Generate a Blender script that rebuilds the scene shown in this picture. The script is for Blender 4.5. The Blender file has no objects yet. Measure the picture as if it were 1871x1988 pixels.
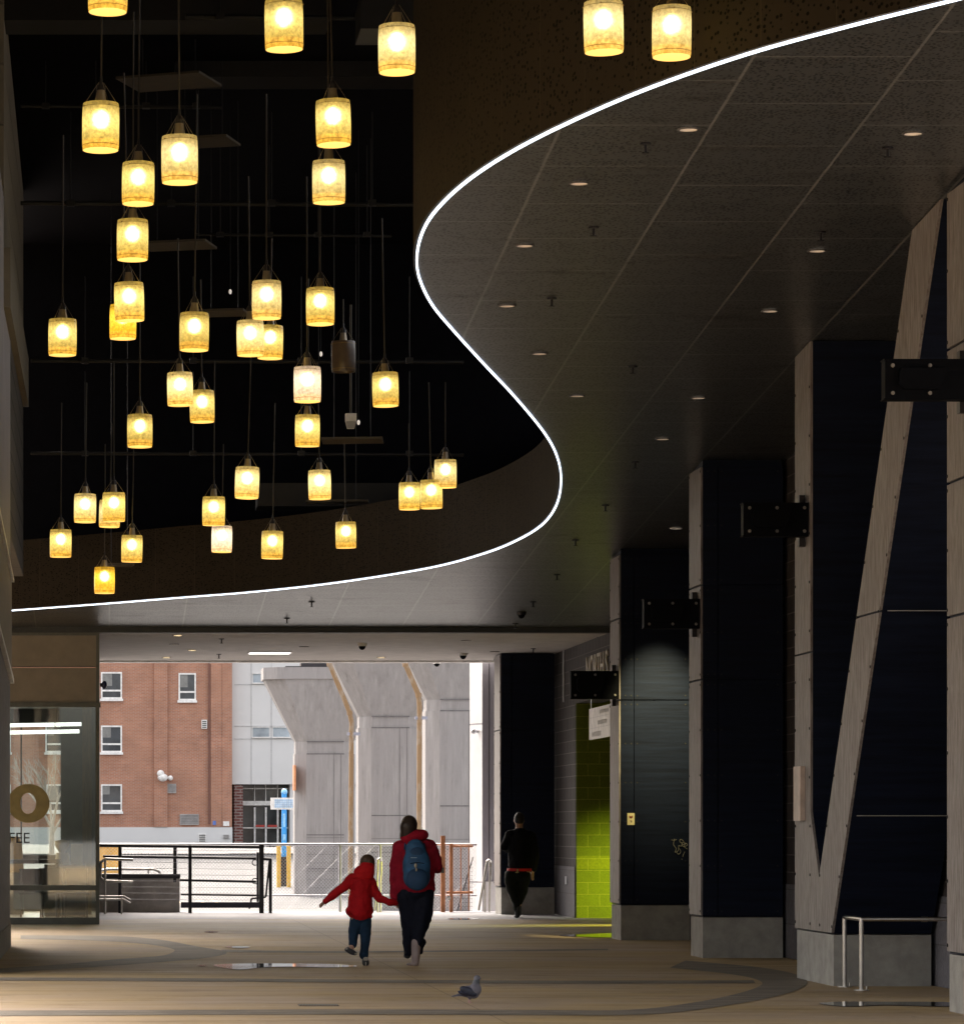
import bpy, bmesh, math, random
from mathutils import Vector, Matrix
random.seed(7)
R = math.radians
C = bpy.context.scene.collection
scene = bpy.context.scene
# ---------------------------------------------------------------- camera
F, VX, VY, EYE = 7100.0, 205.0, 1610.0, 1.5
cam_d = bpy.data.cameras.new('camera'); cam = bpy.data.objects.new('camera', cam_d); C.objects.link(cam)
cam.location = (0, 0, EYE); cam.rotation_euler = (R(90), 0, 0)
cam_d.sensor_fit = 'HORIZONTAL'; cam_d.sensor_width = 36; cam_d.lens = 36 * F / 1871
cam_d.shift_x = (935.5 - VX) / 1871; cam_d.shift_y = (VY - 994.0) / 1871
cam_d.clip_start = 0.5; cam_d.clip_end = 4000
scene.camera = cam
# ---------------------------------------------------------------- world, sun, exposure
SUN_EL, SUN_ROT = R(50), R(-20)
w = bpy.data.worlds.new('World'); scene.world = w; w.use_nodes = True
nt = w.node_tree; bg = nt.nodes['Background']
sky = nt.nodes.new('ShaderNodeTexSky'); sky.sky_type = 'NISHITA'; sky.sun_disc = False
sky.sun_elevation = SUN_EL; sky.sun_rotation = SUN_ROT; sky.air_density = 1.0; sky.dust_density = 6.0; sky.ozone_density = 0.6
hs = nt.nodes.new('ShaderNodeHueSaturation'); hs.inputs['Saturation'].default_value = 0.4; nt.links.new(sky.outputs[0], hs.inputs['Color'])
wb = nt.nodes.new('ShaderNodeMix'); wb.data_type = 'RGBA'; wb.blend_type = 'MULTIPLY'; wb.inputs[0].default_value = 1; wb.inputs[7].default_value = (1.0, 0.93, 0.86, 1)
nt.links.new(hs.outputs[0], wb.inputs[6]); nt.links.new(wb.outputs[2], bg.inputs[0]); bg.inputs[1].default_value = 0.14
sd = bpy.data.lights.new('sun', 'SUN'); sd.energy = 0.3; sd.angle = R(14); sd.color = (1.0, 0.95, 0.88)
sun = bpy.data.objects.new('sun', sd); C.objects.link(sun)
sv = Vector((-0.35, 0.94, 0)).normalized() * math.cos(SUN_EL) + Vector((0, 0, math.sin(SUN_EL)))
sun.rotation_euler = sv.to_track_quat('Z', 'Y').to_euler(); sun.location = (0, 0, 60)
scene.view_settings.view_transform = 'Standard'; scene.view_settings.look = 'None'
scene.view_settings.exposure = 2.35; scene.view_settings.gamma = 1
scene.cycles.use_denoising = True; scene.cycles.max_bounces = 8; scene.cycles.diffuse_bounces = 5
scene.cycles.glossy_bounces = 4; scene.cycles.transparent_max_bounces = 12; scene.cycles.sample_clamp_indirect = 6
# ---------------------------------------------------------------- pixel measures of the photograph to metres
def fx(x, Y): return (x - VX) / F * Y
def fz(y, Y): return EYE + (VY - y) / F * Y
def floorY(y): return F * EYE / (y - VY)
CH, CS = 9.04, 0.0761                       # ceiling height = CH - CS * Y
def cz(Y): return CH - CS * Y
def ceilY(y): return (CH - EYE) * F / (2150 - y)
def planeY(x, X): return F * X / (x - VX)
def P(x, y, Y): return Vector((fx(x, Y), Y, fz(y, Y)))
def G(x, y):
    Y = floorY(y); return Vector((fx(x, Y), Y, 0))
# ---------------------------------------------------------------- materials
def nodes(name):
    m = bpy.data.materials.new(name); m.use_nodes = True
    n = m.node_tree.nodes; l = m.node_tree.links; b = n['Principled BSDF']
    return m, n, l, b
def coords(n, l, kind='Object', axes=None, scale=(1, 1, 1)):
    t = n.new('ShaderNodeTexCoord'); out = t.outputs[kind]
    if axes:
        s = n.new('ShaderNodeSeparateXYZ'); c = n.new('ShaderNodeCombineXYZ'); l.new(out, s.inputs[0])
        for i, a in enumerate(axes): l.new(s.outputs['XYZ'.index(a)], c.inputs[i])
        out = c.outputs[0]
    mp = n.new('ShaderNodeMapping'); mp.inputs['Scale'].default_value = scale; l.new(out, mp.inputs[0])
    return mp.outputs[0]
def mixc(n, l, fac, a, b, mode='MIX'):
    m = n.new('ShaderNodeMix'); m.data_type = 'RGBA'; m.blend_type = mode
    for s, v in ((0, fac), (6, a), (7, b)):
        if hasattr(v, 'is_output'): l.new(v, m.inputs[s])
        else: m.inputs[s].default_value = v if s == 0 else (*v, 1)
    return m.outputs[2]
def ramp(n, l, v, p0, p1, c0=0.0, c1=1.0):
    r = n.new('ShaderNodeMapRange'); r.clamp = True; l.new(v, r.inputs[0])
    for i, q in zip((1, 2, 3, 4), (p0, p1, c0, c1)): r.inputs[i].default_value = q
    return r.outputs[0]
def noise(n, l, vec, scale, detail=4, rough=0.6):
    t = n.new('ShaderNodeTexNoise'); t.inputs['Scale'].default_value = scale; t.inputs['Detail'].default_value = detail
    t.inputs['Roughness'].default_value = rough; l.new(vec, t.inputs[0]); return t.outputs[0]
def bump(n, l, b, h, strength, dist=0.01):
    u = n.new('ShaderNodeBump'); u.inputs['Strength'].default_value = strength; u.inputs['Distance'].default_value = dist
    l.new(h, u.inputs['Height']); l.new(u.outputs[0], b.inputs['Normal'])
def mat(name, col, rough=0.6, metal=0.0, var=0.15, scale=6.0, stretch=(1, 1, 1), col2=None, bmp=0.0, bs=40, spec=0.5, lo=0.35, hi=0.65):
    m, n, l, b = nodes(name)
    v = coords(n, l, scale=stretch); f = noise(n, l, v, scale, 5)
    c2 = col2 or tuple(max(0, c * (1 - var)) for c in col); c1 = col if col2 else tuple(min(1, c * (1 + var)) for c in col)
    l.new(mixc(n, l, ramp(n, l, f, lo, hi), c2, c1), b.inputs['Base Color'])
    b.inputs['Roughness'].default_value = rough; b.inputs['Metallic'].default_value = metal
    b.inputs['Specular IOR Level'].default_value = spec
    if bmp: bump(n, l, b, noise(n, l, v, bs, 3), bmp)
    return m
def emis(name, col, s):
    m, n, l, b = nodes(name); b.inputs['Base Color'].default_value = (*col, 1)
    b.inputs['Emission Color'].default_value = (*col, 1); b.inputs['Emission Strength'].default_value = s; return m
def brickmat(name, c1, c2, mort, bw, bh, axes, ms=0.012, rough=0.85, bmp=0.4, off=0.5, smooth=0.1, grain=25, patch=None):
    m, n, l, b = nodes(name); v = coords(n, l, axes=axes)
    t = n.new('ShaderNodeTexBrick'); t.offset = off
    for k, q in (('Scale', 1.0), ('Mortar Size', ms), ('Mortar Smooth', smooth), ('Brick Width', bw), ('Row Height', bh), ('Bias', 0.0)): t.inputs[k].default_value = q
    t.inputs['Color1'].default_value = (*c1, 1); t.inputs['Color2'].default_value = (*c2, 1); t.inputs['Mortar'].default_value = (*mort, 1)
    l.new(v, t.inputs[0]); g = noise(n, l, v, grain, 4)
    c = mixc(n, l, 0.8, t.outputs[0], mixc(n, l, ramp(n, l, g, 0.3, 0.7), (0.6, 0.6, 0.6), (1, 1, 1)), 'MULTIPLY')
    if patch:
        c = mixc(n, l, ramp(n, l, noise(n, l, v, patch[0], 4), 0.35, 0.65, 0, patch[2]), c, patch[1])
    l.new(c, b.inputs['Base Color']); b.inputs['Roughness'].default_value = rough
    inv = n.new('ShaderNodeMath'); inv.operation = 'SUBTRACT'; inv.inputs[0].default_value = 1; l.new(t.outputs[1], inv.inputs[1])
    ad = n.new('ShaderNodeMath'); ad.operation = 'MULTIPLY_ADD'; l.new(g, ad.inputs[0]); ad.inputs[1].default_value = 0.5; l.new(inv.outputs[0], ad.inputs[2])
    bump(n, l, b, ad.outputs[0], bmp); return m
def perfmat(name, c, hole, seam, axes, bw, bh, pitch, kind='Object', ms=0.01, seamf=1.0, stain=None, hr=0.32, rough=0.55, spec=0.5):
    """panels with a perforation pattern and thin bright joints"""
    m, n, l, b = nodes(name); v = coords(n, l, kind=kind, axes=axes)
    t = n.new('ShaderNodeTexBrick'); t.offset = 0.5
    for k, q in (('Scale', 1.0), ('Mortar Size', ms), ('Mortar Smooth', 0.3), ('Brick Width', bw), ('Row Height', bh)): t.inputs[k].default_value = q
    t.inputs['Color1'].default_value = (*c, 1); t.inputs['Color2'].default_value = (*[q * 0.93 for q in c], 1)
    t.inputs['Mortar'].default_value = (*seam, 1); l.new(v, t.inputs[0])
    vo = n.new('ShaderNodeTexVoronoi'); vo.inputs['Scale'].default_value = 1 / pitch; vo.inputs['Randomness'].default_value = 0.8; l.new(v, vo.inputs[0])
    c1 = mixc(n, l, ramp(n, l, vo.outputs['Distance'], hr - 0.06, hr + 0.06), hole, t.outputs[0])
    c1 = mixc(n, l, t.outputs[1], c1, seam)
    if stain:
        f = ramp(n, l, noise(n, l, coords(n, l, kind=kind, axes=axes, scale=stain[0]), stain[1], 6, 0.7), stain[2], stain[2] + 0.1, 0, stain[3])
        c1 = mixc(n, l, f, c1, stain[4])
        h_ = ramp(n, l, vo.outputs['Distance'], hr - 0.06, hr + 0.06, .35 * spec, spec); k_ = n.new('ShaderNodeMath'); k_.operation = 'MULTIPLY'
        l.new(h_, k_.inputs[0]); l.new(ramp(n, l, f, 0, .6, 1, .25), k_.inputs[1]); l.new(k_.outputs[0], b.inputs['Specular IOR Level'])
    l.new(c1, b.inputs['Base Color']); b.inputs['Roughness'].default_value = rough; (None if stain else setattr(b.inputs['Specular IOR Level'], 'default_value', spec))
    return m
# ---------------------------------------------------------------- mesh building
class MB:
    def __init__(s): s.v = []; s.f = []; s.m = []; s.sm = []
    def add(s, vs, fs, mi=0, smooth=False):
        o = len(s.v); s.v += [Vector(p) for p in vs]
        for f in fs: s.f.append([i + o for i in f]); s.m.append(mi); s.sm.append(smooth)
        return s
    def box(s, x0, x1, y0, y1, z0, z1, mi=0):
        if x0 > x1: x0, x1 = x1, x0
        if y0 > y1: y0, y1 = y1, y0
        if z0 > z1: z0, z1 = z1, z0
        return s.add([(x, y, z) for z in (z0, z1) for y in (y0, y1) for x in (x0, x1)],
                     [(0, 2, 3, 1), (4, 5, 7, 6), (0, 1, 5, 4), (2, 6, 7, 3), (0, 4, 6, 2), (1, 3, 7, 5)], mi)
    def cyl(s, a, b, r0, r1=None, n=12, mi=0, cap=True, smooth=True):
        a = Vector(a); b = Vector(b); r1 = r0 if r1 is None else r1; d = (b - a).normalized()
        u = d.orthogonal().normalized(); q = d.cross(u)
        vs = [c + (u * math.cos(t) + q * math.sin(t)) * r for c, r in ((a, r0), (b, r1)) for t in [2 * math.pi * i / n for i in range(n)]]
        s.add(vs, [(i, (i + 1) % n, n + (i + 1) % n, n + i) for i in range(n)], mi, smooth)
        if cap: s.add(vs, [tuple(range(n - 1, -1, -1)), tuple(range(n, 2 * n))], mi)
        return s
    def tube(s, pts, r, n=8, mi=0):
        for a, b in zip(pts, pts[1:]): s.cyl(a, b, r, r, n, mi, True)
        for p in pts[1:-1]: s.ell(p, (r, r, r), 8, 6, mi)
        return s
    def ell(s, c, rr, nu=16, nv=10, mi=0, z0=-1.0):
        c = Vector(c); vs = []; fs = []
        for j in range(nv + 1):
            a = -math.pi / 2 + math.pi * j / nv
            for i in range(nu):
                t = 2 * math.pi * i / nu
                vs.append(c + Vector((rr[0] * math.cos(a) * math.cos(t), rr[1] * math.cos(a) * math.sin(t), rr[2] * max(z0, math.sin(a)))))
        for j in range(nv):
            for i in range(nu): fs.append((j * nu + i, j * nu + (i + 1) % nu, (j + 1) * nu + (i + 1) % nu, (j + 1) * nu + i))
        return s.add(vs, fs, mi, True)
    def prism(s, poly, ax, a, b, mi=0):
        """poly: 2-D outline in the two axes other than ax, extruded from a to b along ax"""
        def pt(p, t): return {0: (t, p[0], p[1]), 1: (p[0], t, p[1]), 2: (p[0], p[1], t)}[ax]
        n = len(poly); vs = [pt(p, a) for p in poly] + [pt(p, b) for p in poly]
        return s.add(vs, [tuple(range(n)), tuple(range(2 * n - 1, n - 1, -1))] + [(i, n + i, n + (i + 1) % n, (i + 1) % n) for i in range(n)], mi)
    def lathe(s, c, prof, n=24, mi=0, smooth=True):
        vs = [Vector(c) + Vector((r * math.cos(2 * math.pi * i / n), r * math.sin(2 * math.pi * i / n), z)) for r, z in prof for i in range(n)]
        return s.add(vs, [(j * n + i, j * n + (i + 1) % n, (j + 1) * n + (i + 1) % n, (j + 1) * n + i) for j in range(len(prof) - 1) for i in range(n)], mi, smooth)
    def ring(s, secs, mi=0, cap=True, smooth=False):
        n = len(secs[0]); vs = [p for q in secs for p in q]
        s.add(vs, [(j * n + i, j * n + (i + 1) % n, (j + 1) * n + (i + 1) % n, (j + 1) * n + i) for j in range(len(secs) - 1) for i in range(n)], mi, smooth)
        if cap: s.add(vs, [tuple(range(n - 1, -1, -1)), tuple(range(len(vs) - n, len(vs)))], mi)
        return s
    def build(s, name, mats, parent=None, origin=None, fixn=True):
        if not isinstance(mats, (list, tuple)): mats = [mats]
        off = Vector((0, 0, 0))
        if parent is not None: off = world_loc(parent)
        elif origin is not None: off = Vector(origin)
        elif s.v:
            lo = Vector([min(p[i] for p in s.v) for i in range(3)]); hi = Vector([max(p[i] for p in s.v) for i in range(3)])
            off = Vector(((lo.x + hi.x) / 2, (lo.y + hi.y) / 2, lo.z))
        me = bpy.data.meshes.new(name); me.from_pydata([p - off for p in s.v], [], s.f)
        for m in mats: me.materials.append(m)
        me.polygons.foreach_set('material_index', s.m); me.polygons.foreach_set('use_smooth', s.sm)
        if fixn:
            bm = bmesh.new(); bm.from_mesh(me); bmesh.ops.recalc_face_normals(bm, faces=bm.faces); bm.to_mesh(me); bm.free()
        me.update(); o = bpy.data.objects.new(name, me); C.objects.link(o)
        if parent is None: o.location = off
        else: o.parent = parent
        return o
def world_loc(o):
    p = Vector(o.location)
    while o.parent: o = o.parent; p += Vector(o.location)
    return p
def tag(o, label=None, cat=None, group=None, kind=None):
    if label: o['label'] = label
    if cat: o['category'] = cat
    if group: o['group'] = group
    if kind: o['kind'] = kind
    return o
def thing(name, label, cat, loc, group=None):
    o = bpy.data.objects.new(name, None); C.objects.link(o); o.location = loc; o.empty_display_size = 0.2
    return tag(o, label, cat, group)
def struct(o): o['kind'] = 'structure'; return o
def copy_tree(o, loc, label, parent=None):
    c = o.copy(); C.objects.link(c)
    if parent is not None: c.parent = parent
    else: c.location = loc; c['label'] = label
    for ch in o.children: copy_tree(ch, None, None, c)
    return c
def text_mesh(body, size, depth, origin, xdir, up, name, m, parent, align='LEFT'):
    cu = bpy.data.curves.new(name, 'FONT'); cu.body = body; cu.size = size; cu.extrude = depth; cu.align_x = align
    t = bpy.data.objects.new(name, cu); C.objects.link(t); bpy.context.view_layer.update()
    me = bpy.data.meshes.new_from_object(t.evaluated_get(bpy.context.evaluated_depsgraph_get())); bpy.data.objects.remove(t)
    xd = Vector(xdir); u = Vector(up); nn = xd.cross(u)
    rot = Matrix((xd, u, nn)).transposed().to_4x4(); me.transform(Matrix.Translation(Vector(origin) - world_loc(parent)) @ rot)
    me.materials.clear(); me.materials.append(m)
    o = bpy.data.objects.new(name, me); C.objects.link(o); o.parent = parent; return o
CLOUD = bpy.data.textures.new('fold_noise', 'CLOUDS'); CLOUD.noise_scale = 0.11; CLOUD.noise_depth = 2
def organic(name, prims, voxel, m, parent, smooth=4, fold=0.0):
    """one continuous body: tapered limbs and ellipsoids fused by a voxel remesh"""
    b = MB(); off = world_loc(parent)
    for p in prims:
        if p[0] == 'c':
            _, a, r0, c, r1 = p; a = Vector(a); c = Vector(c)
            b.cyl(a, c, r0, r1, 14); b.ell(a, (r0,) * 3, 14, 8); b.ell(c, (r1,) * 3, 14, 8)
        else:
            c = Vector(p[1]); k = len(b.v); b.ell((0, 0, 0), p[2], 20, 14)
            if len(p) > 3:
                rm = Matrix.Rotation(p[3][1], 3, p[3][0])
                for i in range(k, len(b.v)): b.v[i] = rm @ b.v[i]
            for i in range(k, len(b.v)): b.v[i] = b.v[i] + c
    me = bpy.data.meshes.new(name); me.from_pydata([q - off for q in b.v], [], b.f)
    t = bpy.data.objects.new(name + '_tmp', me); C.objects.link(t)
    q = t.modifiers.new('r', 'REMESH'); q.mode = 'VOXEL'; q.voxel_size = voxel; q.use_smooth_shade = True
    q = t.modifiers.new('s', 'SMOOTH'); q.iterations = smooth; q.factor = 0.6
    if fold: q = t.modifiers.new('d', 'DISPLACE'); q.texture = CLOUD; q.strength = fold; q.mid_level = 0.5; q.texture_coords = 'LOCAL'
    bpy.context.view_layer.update()
    res = bpy.data.meshes.new_from_object(t.evaluated_get(bpy.context.evaluated_depsgraph_get())); bpy.data.objects.remove(t)
    res.name = name; res.materials.clear(); res.materials.append(m)
    for pl in res.polygons: pl.use_smooth = True
    o = bpy.data.objects.new(name, res); C.objects.link(o); o.parent = parent; return o

# ---------------------------------------------------------------- shared materials
M = {}
M['black'] = mat('void_black', (0.006, 0.006, 0.008), 0.85, spec=0.03)
M['duct'] = mat('duct_dark', (0.014, 0.013, 0.013), 0.5, 0.3)
M['steel'] = mat('stainless', (0.55, 0.53, 0.5), 0.28, 1.0, 0.1, 12)
M['darksteel'] = mat('dark_steel', (0.02, 0.018, 0.022), 0.4, 0.2)
M['bracketblk'] = mat('bracket_black', (0.003, 0.0035, 0.006), 0.6, spec=.08)
M['bolt'] = mat('bolt_head', (0.3, 0.28, 0.26), 0.45, 0.3)
M['nickel'] = mat('lamp_socket', (0.32, 0.27, 0.2), 0.4, 0.7)
M['whiteplastic'] = mat('white_plastic', (0.7, 0.68, 0.65), 0.4)
M['silver'] = mat('galvanised', (0.6, 0.6, 0.64), 0.4, 0.7)
M['orange'] = mat('orange_paint', (0.62, 0.26, 0.12), 0.5)
M['concrete'] = mat('plinth_concrete', (0.37, 0.36, 0.33), 0.85, 0, 0.3, 5, bmp=0.3, bs=60, col2=(0.27, 0.26, 0.24))
# light weathered side cladding: vertical grain, wear patches
def cladmat():
    m, n, l, b = nodes('pale_side_cladding')
    v = coords(n, l, scale=(6, 6, 0.9)); f = ramp(n, l, noise(n, l, v, 5, 6, 0.65), 0.35, 0.68)
    c = mixc(n, l, f, (0.135, 0.11, 0.10), (0.30, 0.275, 0.265))
    v2 = coords(n, l, scale=(1, 1, 0.6)); g = ramp(n, l, noise(n, l, v2, 1.6, 5, 0.6), 0.45, 0.7, 0, 0.45)
    c = mixc(n, l, g, c, (0.16, 0.135, 0.125))
    l.new(c, b.inputs['Base Color']); b.inputs['Roughness'].default_value = 0.55; b.inputs['Metallic'].default_value = 0.0
    bump(n, l, b, f, 0.08); return m
M['clad'] = cladmat()
def navymat():
    m, n, l, b = nodes('navy_front_cladding')
    v = coords(n, l, scale=(0.35, 1, 7)); f = ramp(n, l, noise(n, l, v, 2.4, 7, 0.7), 0.3, 0.7)
    l.new(mixc(n, l, f, (0.0028, 0.0045, 0.012), (0.008, 0.013, 0.032)), b.inputs['Base Color'])
    b.inputs['Roughness'].default_value = 0.6; b.inputs['Specular IOR Level'].default_value = 0.15; bump(n, l, b, f, 0.1); return m
M['navy'] = navymat()
M['seam'] = mat('joint_dark', (0.01, 0.009, 0.009), 0.7)
M['seamlight'] = mat('joint_light', (0.3, 0.29, 0.28), 0.5)
M['ceil'] = perfmat('perforated_ceiling', (0.064, 0.069, 0.076), (0.014, 0.015, 0.017), (0.17, 0.175, 0.18), 'YXZ', 1.22, 1.147, 0.036, ms=0.013, hr=0.36, rough=0.34, spec=1.0,
                    stain=((1.1, 0.45, 1), 1.5, 0.56, 0.6, (0.06, 0.058, 0.057)))
M['fascia'] = perfmat('perforated_fascia', (0.034, 0.027, 0.019), (0.006, 0.005, 0.0035), (0.05, 0.04, 0.03), 'XYZ', 0.66, 6.0, 0.045, kind='UV', ms=0.004, hr=0.3, rough=0.7, spec=0.06)
M['soffit'] = mat('soffit_plaster', (0.42, 0.38, 0.35), 0.8, 0, 0.1, 3)
M['led'] = emis('led_strip_glow', (0.74, 0.86, 1.0), 0.85)
M['blockbrown'] = brickmat('split_face_block', (0.06, 0.048, 0.047), (0.045, 0.037, 0.037), (0.16, 0.14, 0.135), 0.40, 0.20, 'YZX', 0.007, bmp=0.7, grain=40)
M['blockgrey'] = brickmat('smooth_block', (0.2, 0.19, 0.21), (0.17, 0.165, 0.18), (0.13, 0.12, 0.12), 0.80, 0.40, 'YZX', 0.006, bmp=0.2)
M['green'] = brickmat('lime_block', (0.15, 0.19, 0.004), (0.12, 0.155, 0.004), (0.24, 0.27, 0.03), 0.40, 0.20, 'XZY', 0.007, bmp=0.8, grain=45)
M['greensmooth'] = brickmat('lime_block_smooth', (0.20, 0.235, 0.004), (0.18, 0.215, 0.004), (0.28, 0.3, 0.04), 0.40, 0.20, 'XZY', 0.007, bmp=0.1)
# ---------------------------------------------------------------- ground
def floormat():
    m, n, l, b = nodes('plaza_concrete')
    v = coords(n, l); v2 = coords(n, l, scale=(0.22, 1.6, 1))
    f = ramp(n, l, noise(n, l, v2, 0.8, 6, 0.62), 0.33, 0.68); g = ramp(n, l, noise(n, l, v, 0.35, 4), 0.35, 0.65)
    c = mixc(n, l, f, (0.33, 0.235, 0.108), (0.49, 0.36, 0.185)); c = mixc(n, l, g, c, (0.39, 0.30, 0.215))
    sp = ramp(n, l, noise(n, l, v, 9, 4, 0.7), 0.62, 0.7, 0, 0.35); c = mixc(n, l, sp, c, (0.12, 0.09, 0.06))
    st = ramp(n, l, noise(n, l, coords(n, l, scale=(.5, 1.2, 1)), 1.7, 7, .75), .52, .66, 0, .55); c = mixc(n, l, st, c, (0.17, 0.115, 0.06))
    vo = n.new('ShaderNodeTexVoronoi'); vo.inputs['Scale'].default_value = 2.6; l.new(v, vo.inputs[0]); c = mixc(n, l, ramp(n, l, vo.outputs['Distance'], .035, .05, .8, 0), c, (.55, .5, .42))
    vo = n.new('ShaderNodeTexVoronoi'); vo.inputs['Scale'].default_value = 1.3; l.new(v, vo.inputs[0]); c = mixc(n, l, ramp(n, l, vo.outputs['Distance'], .03, .045, .7, 0), c, (.07, .055, .04))
    # slab joints
    t = n.new('ShaderNodeTexBrick'); t.offset = 0.5
    for k, q in (('Scale', 1.0), ('Mortar Size', 0.008), ('Brick Width', 3.34), ('Row Height', 5.2), ('Mortar Smooth', 0.2)): t.inputs[k].default_value = q
    jv = coords(n, l, axes='YXZ'); jv.node.inputs['Location'].default_value = (0.7, 2.1, 0); l.new(jv, t.inputs[0])
    jf = n.new('ShaderNodeMath'); jf.operation = 'MULTIPLY'; l.new(t.outputs[1], jf.inputs[0]); jf.inputs[1].default_value = 0.45; c = mixc(n, l, jf.outputs[0], c, (0.1, 0.08, 0.055))
    # the last metres by the open edge turn bluish grey
    s = n.new('ShaderNodeSeparateXYZ'); l.new(v, s.inputs[0])
    wb = n.new('ShaderNodeMath'); wb.operation = 'MULTIPLY_ADD'; l.new(noise(n, l, v, 0.7, 3), wb.inputs[0]); wb.inputs[1].default_value = 1.6; l.new(s.outputs[1], wb.inputs[2])
    c = mixc(n, l, ramp(n, l, wb.outputs[0], 91.2, 92.0), c, (0.27, 0.27, 0.29))
    l.new(c, b.inputs['Base Color'])
    l.new(ramp(n, l, noise(n, l, v2, 1.1, 5), 0.3, 0.7, 0.5, 0.75), b.inputs['Roughness']); b.inputs['Specular IOR Level'].default_value = 0.2
    bump(n, l, b, noise(n, l, v, 30, 4), 0.25, 0.004); return m
M['floor'] = floormat()
M['band'] = mat('dark_paving', (0.175, 0.15, 0.12), 0.65, 0, 0.35, 3, stretch=(0.5, 2, 1), bmp=0.2, spec=0.35)
M['street'] = mat('street_concrete', (0.145, 0.144, 0.142), 0.9, 0, 0.1, 0.25, stretch=(0.3, 1, 1))
M['water'] = mat('puddle_water', (0.03, 0.027, 0.022), 0.03, 0, 0.0)
EDGE = 66.6
struct(MB().box(-16, 16, -30, EDGE, -1.7, 0).build('plaza_floor', M['floor'], origin=(0, -30, 0)))
def sheet(name, outline, z, m, th=0.004):
    b = MB(); b.prism([(p.x, p.y) for p in outline], 2, z - th + 0.001, z); return b.build(name, m)
def smooth(pts, k=6, closed=False):
    out = []; n = len(pts); rng = range(n) if closed else range(n - 1)
    for i in rng:
        g = (lambda j: pts[j % n]) if closed else (lambda j: pts[max(0, min(n - 1, j))])
        p0, p1, p2, p3 = g(i - 1), g(i), g(i + 1), g(i + 2)
        for s in range(k):
            t = s / k
            out.append(tuple(0.5 * ((2 * b) + (-a + c) * t + (2 * a - 5 * b + 4 * c - d) * t * t + (-a + 3 * b - 3 * c + d) * t ** 3) for a, b, c, d in zip(p0, p1, p2, p3)))
    if not closed: out.append(tuple(pts[-1]))
    return out
def ribbon(name, outer, inner, z):
    b = MB(); o = [G(*p) for p in smooth(outer)]; i = [G(*p) for p in smooth(inner)]; n = min(len(o), len(i))
    vs = []
    for k in range(n): vs += [(o[k].x, o[k].y, z), (i[k].x, i[k].y, z)]
    b.add(vs, [(2 * k, 2 * k + 1, 2 * k + 3, 2 * k + 2) for k in range(n - 1)])
    return struct(b.build(name, M['band']))
ribbon('floor_marking', [(-300, 1975), (600, 1971), (1000, 1972), (1250, 1971), (1400, 1955), (1520, 1932), (1566, 1911), (1545, 1893), (1480, 1880), (1400, 1872), (1330, 1866)],
       [(-300, 1965), (600, 1961), (1000, 1962), (1220, 1962), (1350, 1947), (1440, 1928), (1479, 1912), (1462, 1901), (1420, 1893), (1370, 1887), (1300, 1880)], 0.004)
ribbon('floor_marking', [(-300, 1904), (300, 1906), (700, 1909), (1100, 1911), (1466, 1910)], [(-300, 1898), (300, 1900), (700, 1903), (1100, 1905), (1462, 1904)], 0.004)
ribbon('floor_marking', [(40, 1817), (200, 1818), (300, 1824), (380, 1838), (440, 1850), (400, 1861), (300, 1870), (150, 1881), (-80, 1894)],
       [(40, 1824), (200, 1828), (290, 1835), (330, 1842), (338, 1848), (310, 1857), (220, 1864), (110, 1874), (-80, 1886)], 0.004)
ribbon('floor_marking', [(430, 1845), (640, 1848), (900, 1846), (1180, 1843)], [(430, 1850), (640, 1851), (900, 1849), (1180, 1846)], 0.004)
ribbon('floor_marking', [(1520, 1948), (1640, 1952), (1760, 1944), (1860, 1930)], [(1490, 1942), (1600, 1930), (1700, 1922), (1860, 1910)], 0.0035) if False else None
def puddle(pts, z=0.008):
    pts = smooth(pts, 5, True)
    return struct(sheet('puddle', [G(*p) for p in pts], z, M['water']))
puddle([(416, 1875), (440, 1882), (470, 1884), (510, 1880), (560, 1878.5), (640, 1880), (694, 1877.5), (640, 1873.5), (560, 1872.5), (480, 1872.5)])
puddle([(436, 1840), (460, 1842), (486, 1840.5), (462, 1838.6)]); puddle([(396, 1810.4), (410, 1812), (424, 1810.6), (410, 1809.4)]); puddle([(384, 1876), (392, 1877.5), (401, 1876), (392, 1874.8)])
puddle([(1590, 1950), (1640, 1956), (1720, 1953.5), (1850, 1956), (1850, 1948), (1700, 1947), (1630, 1947)])
puddle([(1085, 1817), (1120, 1820), (1200, 1821), (1200, 1813), (1140, 1815)]); puddle([(868, 1785), (895, 1787), (932, 1785), (900, 1783.6)])
b = MB()
ys = [-300, 0, 60, 66.3, 66.5, 90, 120, 150, 196, 260, 600, 1400, 3500]; zz = [-1.75, -1.75, -1.75, -1.75, -1.75, -1.7, -1.55, -0.85, 0.1, 0.1, 0.1, 0.1, 0.1]
vs = [(x, y, z) for y, z in zip(ys, zz) for x in (-1500, -60, 0, 60, 1500)]
b.add(vs, [(j * 5 + i, j * 5 + i + 1, j * 5 + i + 6, j * 5 + i + 5) for j in range(len(ys) - 1) for i in range(4)])
struct(b.build('street', M['street'], origin=(0, 0, 0)))
struct(MB().box(-400, -16.01, -300, 66.59, -1.7, -0.03).box(16.01, 400, -300, 66.59, -1.7, -0.03).box(-15.99, 15.99, -300, -30.01, -1.7, -0.03).build('ground', M['street'], origin=(0, 0, 0)))
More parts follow.
